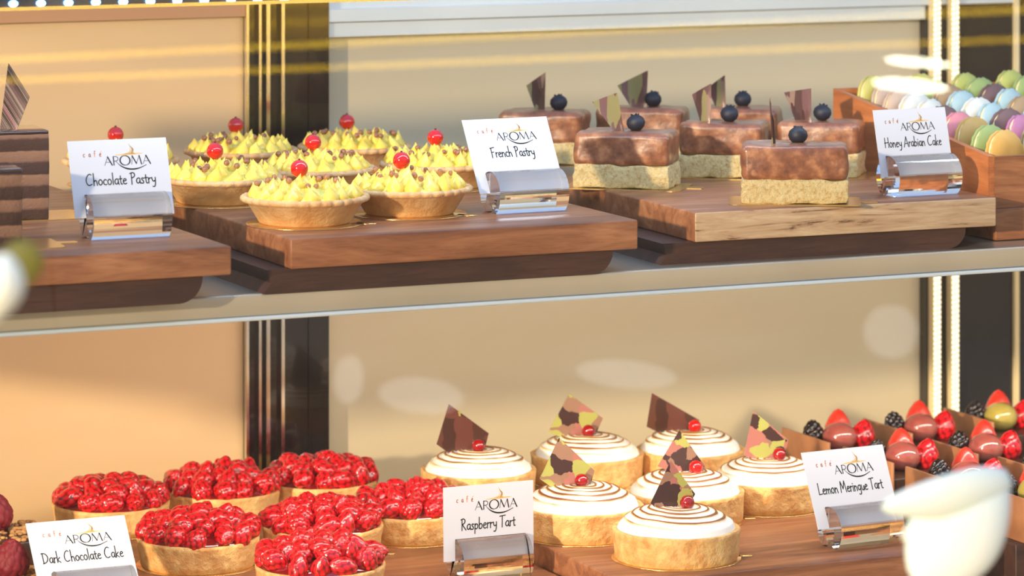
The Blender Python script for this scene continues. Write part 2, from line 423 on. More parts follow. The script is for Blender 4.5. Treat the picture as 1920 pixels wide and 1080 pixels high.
# upper shelf: mirror-like top, satin front lip with a bright bottom edge
sh = thing('metal_shelf', 'upper shelf with a satin beige front lip carrying three wooden boards', 'shelf', (20, 20, ZSU))
def sp(mb, name, mat, parent=sh, off=(20, 20, ZSU)):
    o = mb.build(name, mat, parent, False); o.matrix_parent_inverse = Matrix.Translation(-Vector(off) * S); return o
b = MB(); b.box((xL + 1, YF, ZSU - 0.35), (108, YW - 2.6, ZSU)); sp(b, 'shelf_top', M['steel'])
bb = bevel_box('front_lip', (xL + 1, YF - 0.5, ZSU - 1.45), (108, YF - 0.01, ZSU), M['steel_lip'], sh, 0.12, 3); bb.matrix_parent_inverse = Matrix.Translation(-Vector((20, 20, ZSU)) * S)
bb = bevel_box('edge_trim', (xL + 1, YF - 0.75, ZSU - 1.74), (108, YF - 0.01, ZSU - 1.46), M['frame_light'], sh, 0.08, 3); bb.matrix_parent_inverse = Matrix.Translation(-Vector((20, 20, ZSU)) * S)
sh2 = thing('metal_shelf', 'lower metal shelf carrying the raspberry and lemon tart boards', 'shelf', (20, 20, ZSL))
b = MB(); b.box((xL + 1, -8, ZSL - 0.6), (108, YW - 2.6, ZSL)); sp(b, 'shelf_top', M['steel'], sh2, (20, 20, ZSL))

# rail of small lights at the top front
rl = thing('light_rail', 'row of small blue-white lights on a grey rail along the top', 'light', (0, 0, 126))
p0 = aty(0, 17, -1.0)
zr = p0.z
b = MB(); b.box((xL, -1.0, zr), (108, 1.6, zr + 2.6)); o = b.build('rail', M['rail'], rl); o.location = Vector((0, 0, -126)) * S
b = MB(); b.box((xL, -1.25, zr - 0.12), (108, 1.6, zr + 0.12)); o = b.build('rail_edge', M['chrome'], rl); o.location = Vector((0, 0, -126)) * S
b = MB(); b.sphere((0, 0, 0), 0.22, 12, 8, sc=(1.5, 0.6, 1)); led0 = b.build('led', M['led'], rl, True)
for k in range(-1, 11):
    p = aty(25 + 52 * k - (k * k) * 0.12, 7 - 0.9 * k, -1.1)
    o = led0 if k == -1 else led0.copy()
    if k > -1: COL.objects.link(o); o.parent = rl
    o.location = (p - Vector((0, 0, 126))) * S

# ================================================================== BOARDS
def board(x0, x1, y0, y1, zt, th, mat, label, under_slab=None, rz=0, base=None):
    t = thing('serving_board', label, 'board', (x0, y0, zt - th), rz)
    bevel_box('board_top', (0, 0, 0), (x1 - x0, y1 - y0, th), mat, t, 0.14, 3)
    if under_slab:
        a, c, h = under_slab
        # added slab for the dark band below the board, lower right corner rounded
        pr = [(a, 0), (c, 0)]; n = 8; rr = h * 0.95
        pts = [(a, -h), (c - rr, -h)] + [(c - rr + rr * math.sin(i / n * PI / 2), -h + rr - rr * math.cos(i / n * PI / 2)) for i in range(1, n + 1)] + [(c, 0), (a + .2, 0), (a + .55, -h * .55)]
        v = [(p[0], 0.35, p[1]) for p in pts] + [(p[0], y1 - y0 - 1.2, p[1]) for p in pts]; L = len(pts)
        f = [tuple(range(L))[::-1], tuple(range(L, 2 * L))] + [(i, (i + 1) % L, L + (i + 1) % L, L + i) for i in range(L)]
        f = [tuple(range(L)), tuple(range(L, 2 * L))[::-1]] + [(L + i, L + (i + 1) % L, (i + 1) % L, i) for i in range(L)]
        mesh('foot', v, f, M['walnut_dark'], t, False)
    return t
fl = atz(545, 448, ZU); fr_ = atz(1180, 408, ZU)
board(fl.x, fr_.x, fl.y, fl.y + 40, ZU, 2.05, M['walnut'], 'walnut board holding the yellow cream tarts on the upper shelf', (-1.8, 24.2, 1.6))
hl = atz(1310, 398, ZU); hr = atz(1905, 375, ZU)
board(hl.x - .3, hr.x - .3, hl.y, hl.y + 26, ZU, 2.15, M['walnut_light'], 'board with a pale cracked front edge holding the honey cakes', (-2.6, 22.3, 1.5), rz=R(-1.5))
board(-60, atz(436, 462, ZU).x, -4.6, 42, ZU, 1.9, M['walnut'], 'walnut board under the layered chocolate pastries at upper left', (0, 60 + atz(436, 462, ZU).x - 1.9, 1.75))
# lower shelf
ll = atz(1160, 1080, ZL); lr = atz(1814, 1027, ZL)
board(ll.x - .5, lr.x, ll.y - 2.2, ll.y + 34, ZL, 2.1, M['walnut'], 'walnut board holding the lemon meringue tarts', (0.3, lr.x - ll.x - 1.5, 1.6))
board(-62, ll.x - 0.8, -6.5, 33.5, ZR, 2.2, M['walnut'], 'wide walnut board under the raspberry tarts on the lower shelf')
rb = atz(1838, 1010, ZR + 1)
board(rb.x + 1.2, rb.x + 32, rb.y - 3, rb.y + 34, ZR + 1.0, 3.2, M['walnut_dark'], 'dark board under the fruit filled chocolate pastries at lower right')
board(hr.x + 1.2, hr.x + 30, 1.5, 38, ZU - 1.2, 2.4, M['walnut'], 'board beneath the wooden macaron tray')

# ================================================================== GOLD DISCS
def disc_mesh(r, name='disc'):
    v, f = lathe([(0.01, 0), (r, 0), (r + .04, .03), (r, .07), (0.01, .07)], 48)
    n = len(v)
    # tab
    tv = [(r - .5, -.35, .0), (r + .75, -.3, .0), (r + .9, -.15, .0), (r + .9, .15, .0), (r + .75, .3, .0), (r - .5, .35, .0)]
    tv = tv + [(a, b_, .07) for a, b_, c in tv]
    v += tv; f += [tuple(n + i for i in (5, 4, 3, 2, 1, 0)), tuple(n + 6 + i for i in range(6))]
    f += [(n + i, n + (i + 1) % 6, n + 6 + (i + 1) % 6, n + 6 + i) for i in range(6)]
    return v, f
def gold_disc(p, r, label, tab=0, group='gold cake discs'):
    v, f = disc_mesh(r)
    o = mesh('cake_disc', v, f, M['gold'], None, True)
    o.location = Vector(p) * S; o.rotation_euler = (0, 0, tab)
    tag(o, label, 'cake board', group)
    return o

# ================================================================== YELLOW TARTS
def kiss(b, c, r, h, seed, n=9):
    rnd = random.Random(seed); lx, ly = rnd.uniform(-.25, .25), rnd.uniform(-.25, .25); tw = rnd.uniform(0, 6)
    prof = [(1.0, 0), (1.08, .16), (.98, .34), (.74, .54), (.42, .74), (.18, .9), (.06, 1.02), (0.01, 1.06)]
    v = []; f = []
    for j, (q, z) in enumerate(prof):
        for i in range(n):
            t = 2*PI*i/n + tw + z*.8
            rr = r*q*(1 + .08*math.cos(3*t))
            v.append((c[0] + rr*math.cos(t) + lx*h*z*z, c[1] + rr*math.sin(t) + ly*h*z*z, c[2] + z*h))
    for j in range(len(prof)-1):
        for i in range(n):
            k = (i+1) % n; f.append((j*n+i, j*n+k, (j+1)*n+k, (j+1)*n+i))
    b.add(v, f)
def currant_mesh():
    b = MB(); b.sphere((0, 0, 0), 0.62, 24, 14)
    return b
def cream_tart(p, rz, label, seed):
    rnd = random.Random(seed)
    t = thing('cream_tart', label, 'tart', p, rz, 'yellow cream tarts')
    NF = 34
    def fn(j, th, r, z):
        if 4 <= j <= 8:
            k = abs(math.sin(NF * th / 2)) ** 0.7
            a = {4: .35, 5: 1, 6: 1.0, 7: .8, 8: .3}[j]
            return r + .16 * k * a, z + .06 * k * a
        return r + .03 * noise.noise(Vector((math.cos(th) * 3, math.sin(th) * 3, z + seed))), z
    prof = [(0.01, 0), (3.0, 0), (3.2, .12), (4.0, 1.42), (4.12, 1.46), (4.32, 1.55), (4.36, 1.74), (4.22, 1.92), (3.98, 1.9), (3.8, 1.6), (3.7, 1.4), (0.01, 1.4)]
    v, f = lathe(prof, NF * 6, fn)
    mesh('crust', v, f, M['crust_pale'], t, True)
    b = MB()
    vv, ff = lathe([(3.95, 1.6), (3.85, 1.85), (3.2, 2.15), (2, 2.35), (0.01, 2.45)], 32); b.add(vv, ff)
    k = 0
    for ring, cnt, rr in ((0, 17, 3.45), (1, 13, 2.55), (2, 8, 1.6), (3, 3, 0.6)):
        for i in range(cnt):
            a = 2*PI*(i + .5*(ring % 2))/cnt + rnd.uniform(-.08, .08)
            r_ = rr + rnd.uniform(-.12, .12); k += 1
            kiss(b, (r_*math.cos(a), r_*math.sin(a), 1.8 + .13*ring), rnd.uniform(.5, .66), rnd.uniform(.8, 1.2), seed * 100 + k)
    b.build('cream', M['cream'], t, True)
    # red currant, towards the back as in the photo
    cb = currant_mesh()
    ca = R(100) - rz; 
    c = cb.build('currant', M['currant'], t, True, loc=(0.5 * math.cos(ca), 0.9 * math.sin(ca), 3.65))
    b = MB()
    for i in range(5):
        a = 2*PI*i/5; b.add([(.05*math.cos(a), .05*math.sin(a), .58), (.16*math.cos(a+.5), .16*math.sin(a+.5), .72), (.05*math.cos(a+1.2), .05*math.sin(a+1.2), .58)], [(0, 1, 2)])
    b.sphere((0, 0, .62), .09, 6, 4)
    b.build('calyx', M['stalk'], c, True)
    for i in range(14):
        a = rnd.uniform(0, 2*PI); r_ = 3.5*math.sqrt(rnd.uniform(.05, 1))
        b = MB(); b.sphere((0, 0, 0), rnd.uniform(.17, .24), 10, 7)
        b.build('crisp_pearl', M['pearl'], t, True, loc=(r_*math.cos(a), r_*math.sin(a), 2.75 + .25*(1 - r_/3.6) + rnd.uniform(-.1, .15)))
    return t
YT = [ # centre u, base v, label
 (572, 419, 'cream tart with red currant on the front left corner of its board'),
 (768, 401, 'front cream tart just left of the French Pastry card'),
 (414, 380, 'cream tart showing between the Chocolate Pastry card and the front left tart'),
 (592, 362, 'cream tart directly behind the two front tarts'),
 (822, 352, 'cream tart half covered by the left edge of the French Pastry card'),
 (452, 326, 'rear cream tart standing in front of the dark upright'),
 (664, 318, 'rearmost cream tart, topped by the highest currant of its board'),
 (226, 345, 'cream tart mostly hidden behind the Chocolate Pastry card')]
DN = ['front left cream tart', 'cream tart left of the French Pastry card', 'cream tart right of the Chocolate Pastry card', 'middle cream tart',
      'cream tart touching the French Pastry card', 'rear left cream tart', 'rearmost cream tart', 'cream tart behind the Chocolate Pastry card']
for i, (u, v_, lb) in enumerate(YT):
    p = atz(u, v_, ZU)
    gold_disc(p, 4.05 if i else 4.1, 'gold cake disc under the ' + DN[i], R(-40 if i != 0 else -30))
    cream_tart(p + Vector((0, 0, .07)), R(37 * i), lb, i + 1)

# ================================================================== BERRIES
def drupelet_mesh(name, n, rx, rz, rd, mat, taper=.25, res=5, hollow=False):
    """berry made of n bumps on an egg"""
    cs = []
    for i in range(n):
        z = 1 - 2*(i + .5)/n; a = i*2.39996; r = math.sqrt(1 - z*z)
        cs.append(Vector((r*math.cos(a), r*math.sin(a), z)))
    bm = bmesh.new(); bmesh.ops.create_icosphere(bm, subdivisions=res, radius=1)
    tone = []
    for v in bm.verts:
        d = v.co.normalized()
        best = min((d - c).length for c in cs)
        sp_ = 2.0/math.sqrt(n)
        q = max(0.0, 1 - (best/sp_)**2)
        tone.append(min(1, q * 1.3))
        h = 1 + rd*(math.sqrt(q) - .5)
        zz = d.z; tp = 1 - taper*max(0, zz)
        v.co = Vector((d.x*rx*h*tp, d.y*rx*h*tp, d.z*rz*h)) * S
    me = bpy.data.meshes.new(name); bm.to_mesh(me); bm.free(); me.materials.append(mat)
    me.polygons.foreach_set('use_smooth', [True]*len(me.polygons))
    a = me.attributes.new('tone', 'FLOAT', 'POINT'); a.data.foreach_set('value', tone)
    return me
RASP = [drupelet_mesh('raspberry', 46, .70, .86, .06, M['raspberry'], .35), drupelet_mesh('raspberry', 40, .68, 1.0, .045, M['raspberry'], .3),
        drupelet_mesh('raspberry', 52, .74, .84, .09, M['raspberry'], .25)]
BLACK = drupelet_mesh('blackberry', 44, .85, 1.12, .26, M['blackberry'], .2)
RDULL = drupelet_mesh('raspberry', 60, 1.3, 1.6, .10, M['raspberry_dull'], .35)
def inst(me, name, parent, loc, rot=(0, 0, 0), scale=1):
    o = bpy.data.objects.new(name, me); COL.objects.link(o); o.parent = parent
    o.location = Vector(loc) * S; o.rotation_euler = rot; o.scale = (scale,)*3
    return o

def tart_shell(t, rb, rt, h, seed, mat, rim_in=.3, broken=0):
    def fn(j, th, r, z):
        q = noise.noise(Vector((math.cos(th)*2.2, math.sin(th)*2.2, seed*3.1 + z*.8)))
        q2 = noise.noise(Vector((math.cos(th)*9, math.sin(th)*9, seed*3.1 + z*3)))
        k = (.07*q + .05*q2) if r > 1 else 0
        return r + k, z + (.06*q if z > .5 else 0)
    prof = [(0.01, 0), (rb - .1, 0), (rb, .1), (rb + (rt-rb)*.3, h*.3), (rb + (rt-rb)*.6, h*.6), (rt, h*.9), (rt + .02, h), (rt - .12, h + .06), (rt - rim_in, h), (rt - rim_in - .05, h - .35), (0.01, h - .35)]
    v, f = lathe(prof, 96, fn)
    return mesh('crust', v, f, mat, t, True)

# ================================================================== RASPBERRY TARTS
def raspberry_tart(p, label, seed, r=4.5):
    rnd = random.Random(seed*17)
    t = thing('raspberry_tart', label, 'tart', p, 0, 'raspberry tarts')
    tart_shell(t, r - .25, r, 2.0, seed, M['crust'])
    v, f = lathe([(r - .3, 1.7), (r - .35, 2.1), (r - 1.2, 2.5), (2, 2.75), (.01, 2.85)], 48)
    mesh('glaze', v, f, M['glaze_red'], t, True)
    rings = [(13, r - .72, 2.5, 0), (9, r - 1.95, 2.95, .4), (6, r - 3.05, 3.2, .1), (1, .25, 3.35, 0)]
    for cnt, rr, zz, ph in rings:
        for i in range(cnt):
            a = 2*PI*(i + ph)/cnt + rnd.uniform(-.1, .1); q = rr + rnd.uniform(-.15, .12)
            lay = rnd.choice([1, 1, 1, 0])
            rot = (R(90) + rnd.uniform(-.5, .5), rnd.uniform(-.4, .4), rnd.uniform(0, 2*PI)) if lay else (rnd.uniform(-.5, .5), rnd.uniform(-.5, .5), rnd.uniform(0, 6))
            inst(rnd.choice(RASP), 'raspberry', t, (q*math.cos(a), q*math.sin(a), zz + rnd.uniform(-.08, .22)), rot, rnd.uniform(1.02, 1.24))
    return t
RT = [ (372, 1058, 4.5, 'raspberry tart right behind the Dark Chocolate Cake card'),
 (208, 992, 4.5, 'leftmost raspberry tart, with the brightest sunlit crust'),
 (417, 967, 4.5, 'back raspberry tart third from the left, in front of the sun-tinted left panel'),
 (603, 948, 4.45, 'rearmost raspberry tart at the foot of the dark upright'),
 (605, 1036, 4.5, 'raspberry tart in the middle, half behind the frontmost one'),
 (600, 1112, 4.6, 'frontmost raspberry tart, cut off by the bottom of the view'),
 (772, 1006, 4.3, 'raspberry tart partly hidden behind the Raspberry Tart card')]
RN = ['raspberry tart behind the Dark Chocolate Cake card', 'leftmost raspberry tart', 'third raspberry tart of the back row', 'rearmost raspberry tart', 'middle raspberry tart', 'frontmost raspberry tart', 'raspberry tart behind the Raspberry Tart card']
for i, (u, v_, r, lb) in enumerate(RT):
    p = atz(u, v_, ZR); gold_disc(p, r + .05, 'gold cake disc under the ' + RN[i], R(-30))
    raspberry_tart(p + Vector((0, 0, .07)), lb, i + 1, r)

# ================================================================== CHOCOLATE PLAQUES
def plaque(name, pts, mat, parent, loc, yaw, th=.14, bend=0, lean=0):
    """pts in (right, up) cm; plate standing upright, facing -y before yaw"""
    n = 8
    # bilinear grid over a quad: pts order bottom-left, bottom-right, top-right, top-left
    P = [Vector((a, 0, b_)) for a, b_ in pts]
    v = []; f = []
    for side in (0, 1):
        for j in range(n + 1):
            for i in range(n + 1):
                s_, t_ = i/n, j/n
                q = P[0]*(1-s_)*(1-t_) + P[1]*s_*(1-t_) + P[2]*s_*t_ + P[3]*(1-s_)*t_
                y = bend*(4*s_*(1-s_) - .5) + (th/2 if side else -th/2)
                v.append((q.x, y, q.z))
    N = (n+1)**2
    for j in range(n):
        for i in range(n):
            a = j*(n+1) + i
            f.append((a, a+1, a+n+2, a+n+1)); f.append((N+a+n+1, N+a+n+2, N+a+1, N+a))
    rim = [i for i in range(n)] + [n + j*(n+1) for j in range(n)] + [n*(n+1) + n - i for i in range(n)] + [(n-j)*(n+1) for j in range(n)]
    for k in range(len(rim)):
        a, b_ = rim[k], rim[(k+1) % len(rim)]
        f.append((b_, a, N+a, N+b_))
    o = mesh(name, v, f, mat, parent, False)
    o.location = Vector(loc) * S; o.rotation_euler = (lean, 0, yaw)
    return o

# ================================================================== MERINGUE TARTS
def meringue_tart(p, label, seed, pl, plmat, cur, r=4.6, dark=False):
    t = thing('meringue_tart', label, 'tart', p, 0, 'lemon meringue tarts')
    tart_shell(t, r - .12, r, 2.15, seed, M['crust'], .35)
    nr, na = 80, 128; v = []; f = []; tone = []
    ox, oy = 0.2, 0.3
    for j in range(nr + 1):
        q = j/nr; 
        for i in range(na):
            th = 2*PI*i/na
            rr = q*(r - .2)
            ph = q*7.5 - th/(2*PI) + .12*math.sin(th*2 + seed)
            w_ = .5 + .5*math.cos(2*PI*ph)
            dome = 3.6 - 1.42*q**3
            if q > .93: dome -= (q - .93)/.07*.35
            amp = .17*min(1, q*3)*(1 if q < .86 else max(0, (1-q)/.14))
            x = rr*math.cos(th); y = rr*math.sin(th)
            v.append((x, y, dome + amp*(w_**2) + .05*noise.noise(Vector((x*.7, y*.7, seed)))))
            nv = .5 + .5*noise.noise(Vector((x*.55 + seed*3, y*.55, 1)))
            ed = max(0, 1 - (q/.93)**9)
            tone.append(max(0, (w_**3)*1.3*ed*(.5 + .9*nv)) + (.55*max(0, nv - .42) + .12*max(0, -x/r))*ed)
    for j in range(nr):
        for i in range(na):
            k = (i+1) % na; f.append((j*na+i, (j+1)*na+i, (j+1)*na+k, j*na+k))
    mesh('meringue', v, f, M['meringue'], t, True, cols=tone)
    # plaque
    pts, (px_, py_), yw = pl
    L = len(pts); v = [(x, -.07, z) for x, z in pts] + [(x, .07, z) for x, z in pts]
    f = [tuple(range(L)), tuple(range(L, 2*L))[::-1]] + [(L + i, L + (i+1) % L, (i+1) % L, i) for i in range(L)]
    o = mesh('chocolate_plaque', v, f, plmat, t, False); o.location = Vector((px_, py_, 3.3)) * S; o.rotation_euler = (0, 0, CAMYAW + yw)
    cx, cy = cur
    b = MB(); b.sphere((0, 0, 0), .53, 20, 12)
    fx = Vector((math.cos(CAMYAW), math.sin(CAMYAW), 0)) * cx + Vector((-math.sin(CAMYAW), math.cos(CAMYAW), 0)) * cy
    b.build('currant', M['currant'] if not dark else M['currant_dark'], t, True, loc=(fx.x, fx.y, 4.0))
    return t
def q4(*a): return [(x/26.0, y/26.0 + .35) for x, y in a]
MT = [ # u, base v, plaque quad px (bl, br, tr, tl) relative to plaque foot, plaque material, currant offset
 (1268, 1046, 4.6, q4((-12,-8),(12,-8),(42,45),(-6,92)), None, (.85, -.5), 'front lemon meringue tart on the board corner'),
 (1090, 1002, 4.6, q4((-8,-6),(20,-6),(40,42),(-24,92)), None, (.1, -.5), 'meringue tart right of the Raspberry Tart card'),
 (1284, 975, 4.5, q4((-4,-10),(22,-10),(48,30),(-8,95)), None, (.75, -.4), 'meringue tart directly behind the front one'),
 (1440, 949, 4.45, q4((-2,-10),(30,-10),(46,38),(-20,95)), None, (.8, -.3), 'meringue tart left of the Lemon Meringue Tart card'),
 (897, 932, 4.5, q4((0,-10),(24,-10),(36,32),(-38,98)), 'dark', (0.0, -.4), 'meringue tart behind the Raspberry Tart card with a dark diamond plaque'),
 (1101, 902, 4.5, q4((-16,-10),(10,-10),(36,42),(-18,92)), None, (.15, -.4), 'rear meringue tart peeking out behind the one beside the Raspberry Tart card'),
 (1294, 892, 4.35, q4((-4,-10),(20,-10),(46,22),(-50,72)), 'dark', (.5, -.2), 'rearmost meringue tart with an almost plain dark plaque')]
MN = ['front meringue tart', 'meringue tart beside the Raspberry Tart card', 'second meringue tart', 'meringue tart beside the Lemon Meringue Tart card', 'meringue tart behind the Raspberry Tart card', 'rear middle meringue tart', 'rearmost meringue tart']
# plaque outlines in px relative to the tart's base centre: true quads from the photo, left/bottom/right/top
PQ = [((1225,950),(1247,972),(1300,950),(1309,933),(1263,870)), ((1017,902),(1053,928),(1108,927),(1120,887),(1053,825)),
      ((1238,883),(1287,902),(1317,907),(1327,883),(1279,815)), ((1400,865),(1428,886),(1477,863),(1483,837),(1417,782)),
      ((823,838),(857,863),(912,853),(921,818),(846,763)), ((1033,820),(1077,840),(1118,833),(1135,795),(1072,749)),
      ((1217,812),(1258,832),(1300,832),(1316,800),(1227,749))]
CU = [(20, 85), (0, 84), (20, 75), (20, 76), (0, 76), (2, 68), (8, 72)]
for i, (u, v_, r, pts, pm, cur, lb) in enumerate(MT):
    p = atz(u, v_, ZL); d = (p - Vector((OX, OY, OZ))).dot(Vector((SA, CA, 0))); k = d / F
    gold_disc(p, r + .06, 'gold cake disc under the ' + MN[i], R(-18))
    quad = [((a - u)*k, (v_ - b_)*k) for a, b_ in PQ[i]]
    low = min(q[1] for q in quad); quad = [(x, y - low - .3) for x, y in quad]
    pm_ = M['plaque_dark'] if pm else M['plaque'][i % 4]
    t = meringue_tart(p + Vector((0, 0, .07)), lb, i + 1, (quad, (-.1, .25), 0), pm_, (CU[i][0]*k, -.45), r, i in (0, 1, 3, 4, 5))

# ================================================================== HONEY CAKES
def blueberry_mesh():
    prof = [(0.01, -.6), (.35, -.56), (.62, -.3), (.72, 0), (.64, .32), (.42, .52), (.3, .56), (.3, .66), (.24, .64), (.2, .52), (.01, .48)]
    return lathe(prof, 24, lambda j, th, r, z: (r*(1 + (.16*math.sin(5*th) if 5 < j < 9 else 0)), z + (.06*math.sin(5*th) if 6 < j < 9 else 0)))
def honey_cake(p, yaw, W, D, label, seed, shard, sy, berry, H=4.2, sponge=1.75, mi=0):
    t = thing('honey_cake', label, 'cake', p, yaw, 'honey cake slices')
    rnd = random.Random(seed)
    bevel_box('sponge', (-W/2 + .05, -D/2 + .05, 0), (W/2 - .05, D/2 - .05, sponge), M['sponge'], t, .12, 2, cuts=3, disp=.2, freq=2.6, seed=seed)
    bevel_box('caramel_layer', (-W/2 + .04, -D/2 + .04, sponge - .08), (W/2 - .04, D/2 - .04, H), M['caramel'], t, .48, 6, cuts=2, disp=.16, freq=.9, seed=seed + 5)
    # shard: outline px relative to its own foot
    pts, off, yw = shard
    ax = Vector((math.cos(-yaw + CAMYAW), math.sin(-yaw + CAMYAW), 0)); ay = Vector((-ax.y, ax.x, 0))
    q = ax*off[0] + ay*off[1]
    plaque('chocolate_shard', [(a/25.5, b_/25.5 - .2) for a, b_ in pts], M['shard'][mi], t, (q.x, q.y, H), -yaw + CAMYAW + yw, .1, .12)
    v, f = blueberry_mesh(); q = ax*berry[0] + ay*berry[1]
    o = mesh('blueberry', v, f, M['blueberry'], t, True); o.location = Vector((q.x, q.y, H + .55)) * S; o.rotation_euler = (R(rnd.uniform(-12, 12)), R(rnd.uniform(-12, 12)), 0)
    return t
def slice_board(p, yaw, W, D, label):
    b = MB(); n = 6; pts = []
    for (cx, cy, a0) in ((W/2 - .6, -D/2 + .6, -90), (W/2 - .6, D/2 - .6, 0), (-W/2 + .6, D/2 - .6, 90), (-W/2 + .6, -D/2 + .6, 180)):
        for i in range(n + 1):
            a = R(a0 + 90*i/n); pts.append((cx + .6*math.cos(a), cy + .6*math.sin(a)))
    # thumb tab on the right end
    k = n + 1; pts[k:k] = [(W/2, -.5), (W/2 + 1.2, -.45), (W/2 + 1.3, .0), (W/2 + 1.2, .45), (W/2, .5)]
    L = len(pts)
    v = [(x, y, 0) for x, y in pts] + [(x, y, .07) for x, y in pts]
    f = [tuple(range(L))[::-1], tuple(range(L, 2*L))] + [(i, (i+1) % L, L + (i+1) % L, L + i) for i in range(L)]
    o = mesh('slice_board', v, f, M['gold'], None, False); o.location = Vector(p) * S; o.rotation_euler = (0, 0, yaw)
    tag(o, label, 'cake board', 'gold boards under slices'); return o
Y0 = CAMYAW
HC = [ # u, base v, yaw offset, W, D, shard quad (bl, br, tr, tl) px from foot, foot offset, shard yaw, berry offset, label
 (1490, 378, -4, 7.8, 4.6, ((-4,0),(4,0),(-2,48),(-12,92)), (-1.55, 0), R(50), (.25, .1), 'front honey cake with a sunlit face of sponge and caramel'),
 (1176, 350, -14, 7.4, 4.6, ((-8,0),(10,0),(-4,78),(-52,60)), (-.6, 0), 0, (.65, 0), 'honey cake touching the right side of the French Pastry card'),
 (1358, 330, -12, 6.6, 4.6, ((-8,0),(12,0),(12,80),(-26,58)), (-1.5, 0), 0, (.4, 0), 'honey cake half hidden behind the front one'),
 (1540, 328, -14, 6.4, 4.6, ((-14,0),(16,0),(16,68),(-38,60)), (-1.4, .3), 0, (.1, .3), 'honey cake left of the Honey Arabian Cake card'),
 (1022, 305, -12, 6.9, 4.6, ((-6,0),(12,0),(14,82),(-26,54)), (-.5, .3), 0, (1.1, 0), 'honey cake at the back left, hidden by the French Pastry card'),
 (1206, 298, -12, 7.2, 4.6, ((-16,0),(14,0),(18,80),(-46,48)), (-.3, .3), 0, (.8, .3), 'rear honey cake with a large olive streaked shard'),
 (1392, 298, -10, 6.2, 4.6, ((-8,0),(12,0),(10,70),(-28,42)), (-1.8, .3), 0, (.05, .3), 'rearmost honey cake on the right of its row')]
HN = ['front honey cake', 'honey cake beside the French Pastry card', 'half hidden honey cake', 'honey cake beside the Honey Arabian Cake card', 'back left honey cake', 'rear honey cake with the large shard', 'rearmost honey cake']
for i, (u, v_, yo, W, D, sh_, off, syw, br, lb) in enumerate(HC):
    p = atz(u, v_, ZU); yw = Y0 + R(yo)
    slice_board(p, yw, W + 1.8, D + .9, 'gold board under the ' + HN[i])
    honey_cake(p + Vector((0, 0, .07)), yw, W, D, lb, i + 3, (sh_, off, syw), 0, br, mi=i % 4)

# ================================================================== CHOCOLATE PASTRIES (left)
def layer_cake(p, yaw, W, D, H, label, plq=None):
    t = thing('chocolate_pastry', label, 'cake', p, yaw)
    bevel_box('cake_layers', (-W/2, -D/2, 0), (W/2, D/2, H - .25), M['layers'], t, .08, 2, cuts=3, disp=.1, freq=2.5, seed=3)
    bevel_box('chocolate_glaze', (-W/2, -D/2, H - .3), (W/2, D/2, H), M['choc_glaze'], t, .1, 3)
    if plq: plaque('chocolate_plaque', plq, M['striped'], t, (W/2 - 2.4, 0, H - .1), -yaw + CAMYAW, .15, .05)
    return t
p = atz(18, 408, ZU); yw = Y0 + R(20)
slice_board(p + Vector((.8, 0, 0)), yw, 9.0, 5.6, 'gold board under the rear chocolate pastry')
layer_cake(p + Vector((-.9, 0, .07)), yw, 6.4, 4.4, 6.2, 'rear layered chocolate pastry crowned by a striped diamond plaque', [(-.6, 0), (.6, 0), (1.5, 2.3), (.0, 4.7)])
p = atz(-38, 462, ZU)
slice_board(p + Vector((.9, -.3, 0)), yw, 8.6, 5.2, 'gold board under the front chocolate pastry')
layer_cake(p + Vector((-.4, 0, .07)), yw, 5.6, 4.2, 5.2, 'front chocolate pastry cut off by the left edge of the view')

# ================================================================== DARK CHOCOLATE CAKES (lower left)
def nut_cake(p, W, D, H, label, berries):
    t = thing('dark_chocolate_cake', label, 'cake', p, 0)
    bevel_box('cake_body', (-W/2, -D/2, 0), (W/2, D/2, H), M['choc'], t, .15, 2, cuts=3, disp=.08, freq=2, seed=9)
    b = MB(); rnd = random.Random(int(W*10))
    for i in range(260):
        x, y = rnd.uniform(-W/2 + .15, W/2 - .1), rnd.uniform(-D/2 + .1, D/2 - .1)
        if i < 130: x = W/2 - .1 - abs(rnd.gauss(0, .9))
        b.sphere((max(x, -W/2 + .1), y, H + rnd.uniform(0, .12)), rnd.uniform(.12, .26), 6, 4, sc=(rnd.uniform(.7, 1.4), rnd.uniform(.7, 1.4), rnd.uniform(.5, .9)))
    o = b.build('chopped_nuts', M['nuts'], t, True); o['kind'] = 'stuff'
    for (x, y) in berries: inst(RDULL, 'raspberry', t, (x, y, H + 1.2), (R(15), R(-10), .4), 1)
    return t
q = atz(100, 1048, ZR)
nut_cake(Vector((q.x - 4.4, q.y + 1.5, ZR)), 8.6, 7.0, 1.9, 'nut topped dark chocolate cake behind the Dark Chocolate Cake card', [(.9, 1.6)])
q = atz(62, 1112, ZR)
nut_cake(Vector((q.x - 4.4, q.y - 2.6, ZR)), 8.2, 6.0, 1.9, 'nearest dark chocolate cake in the bottom left corner', [(1.9, -.4)])

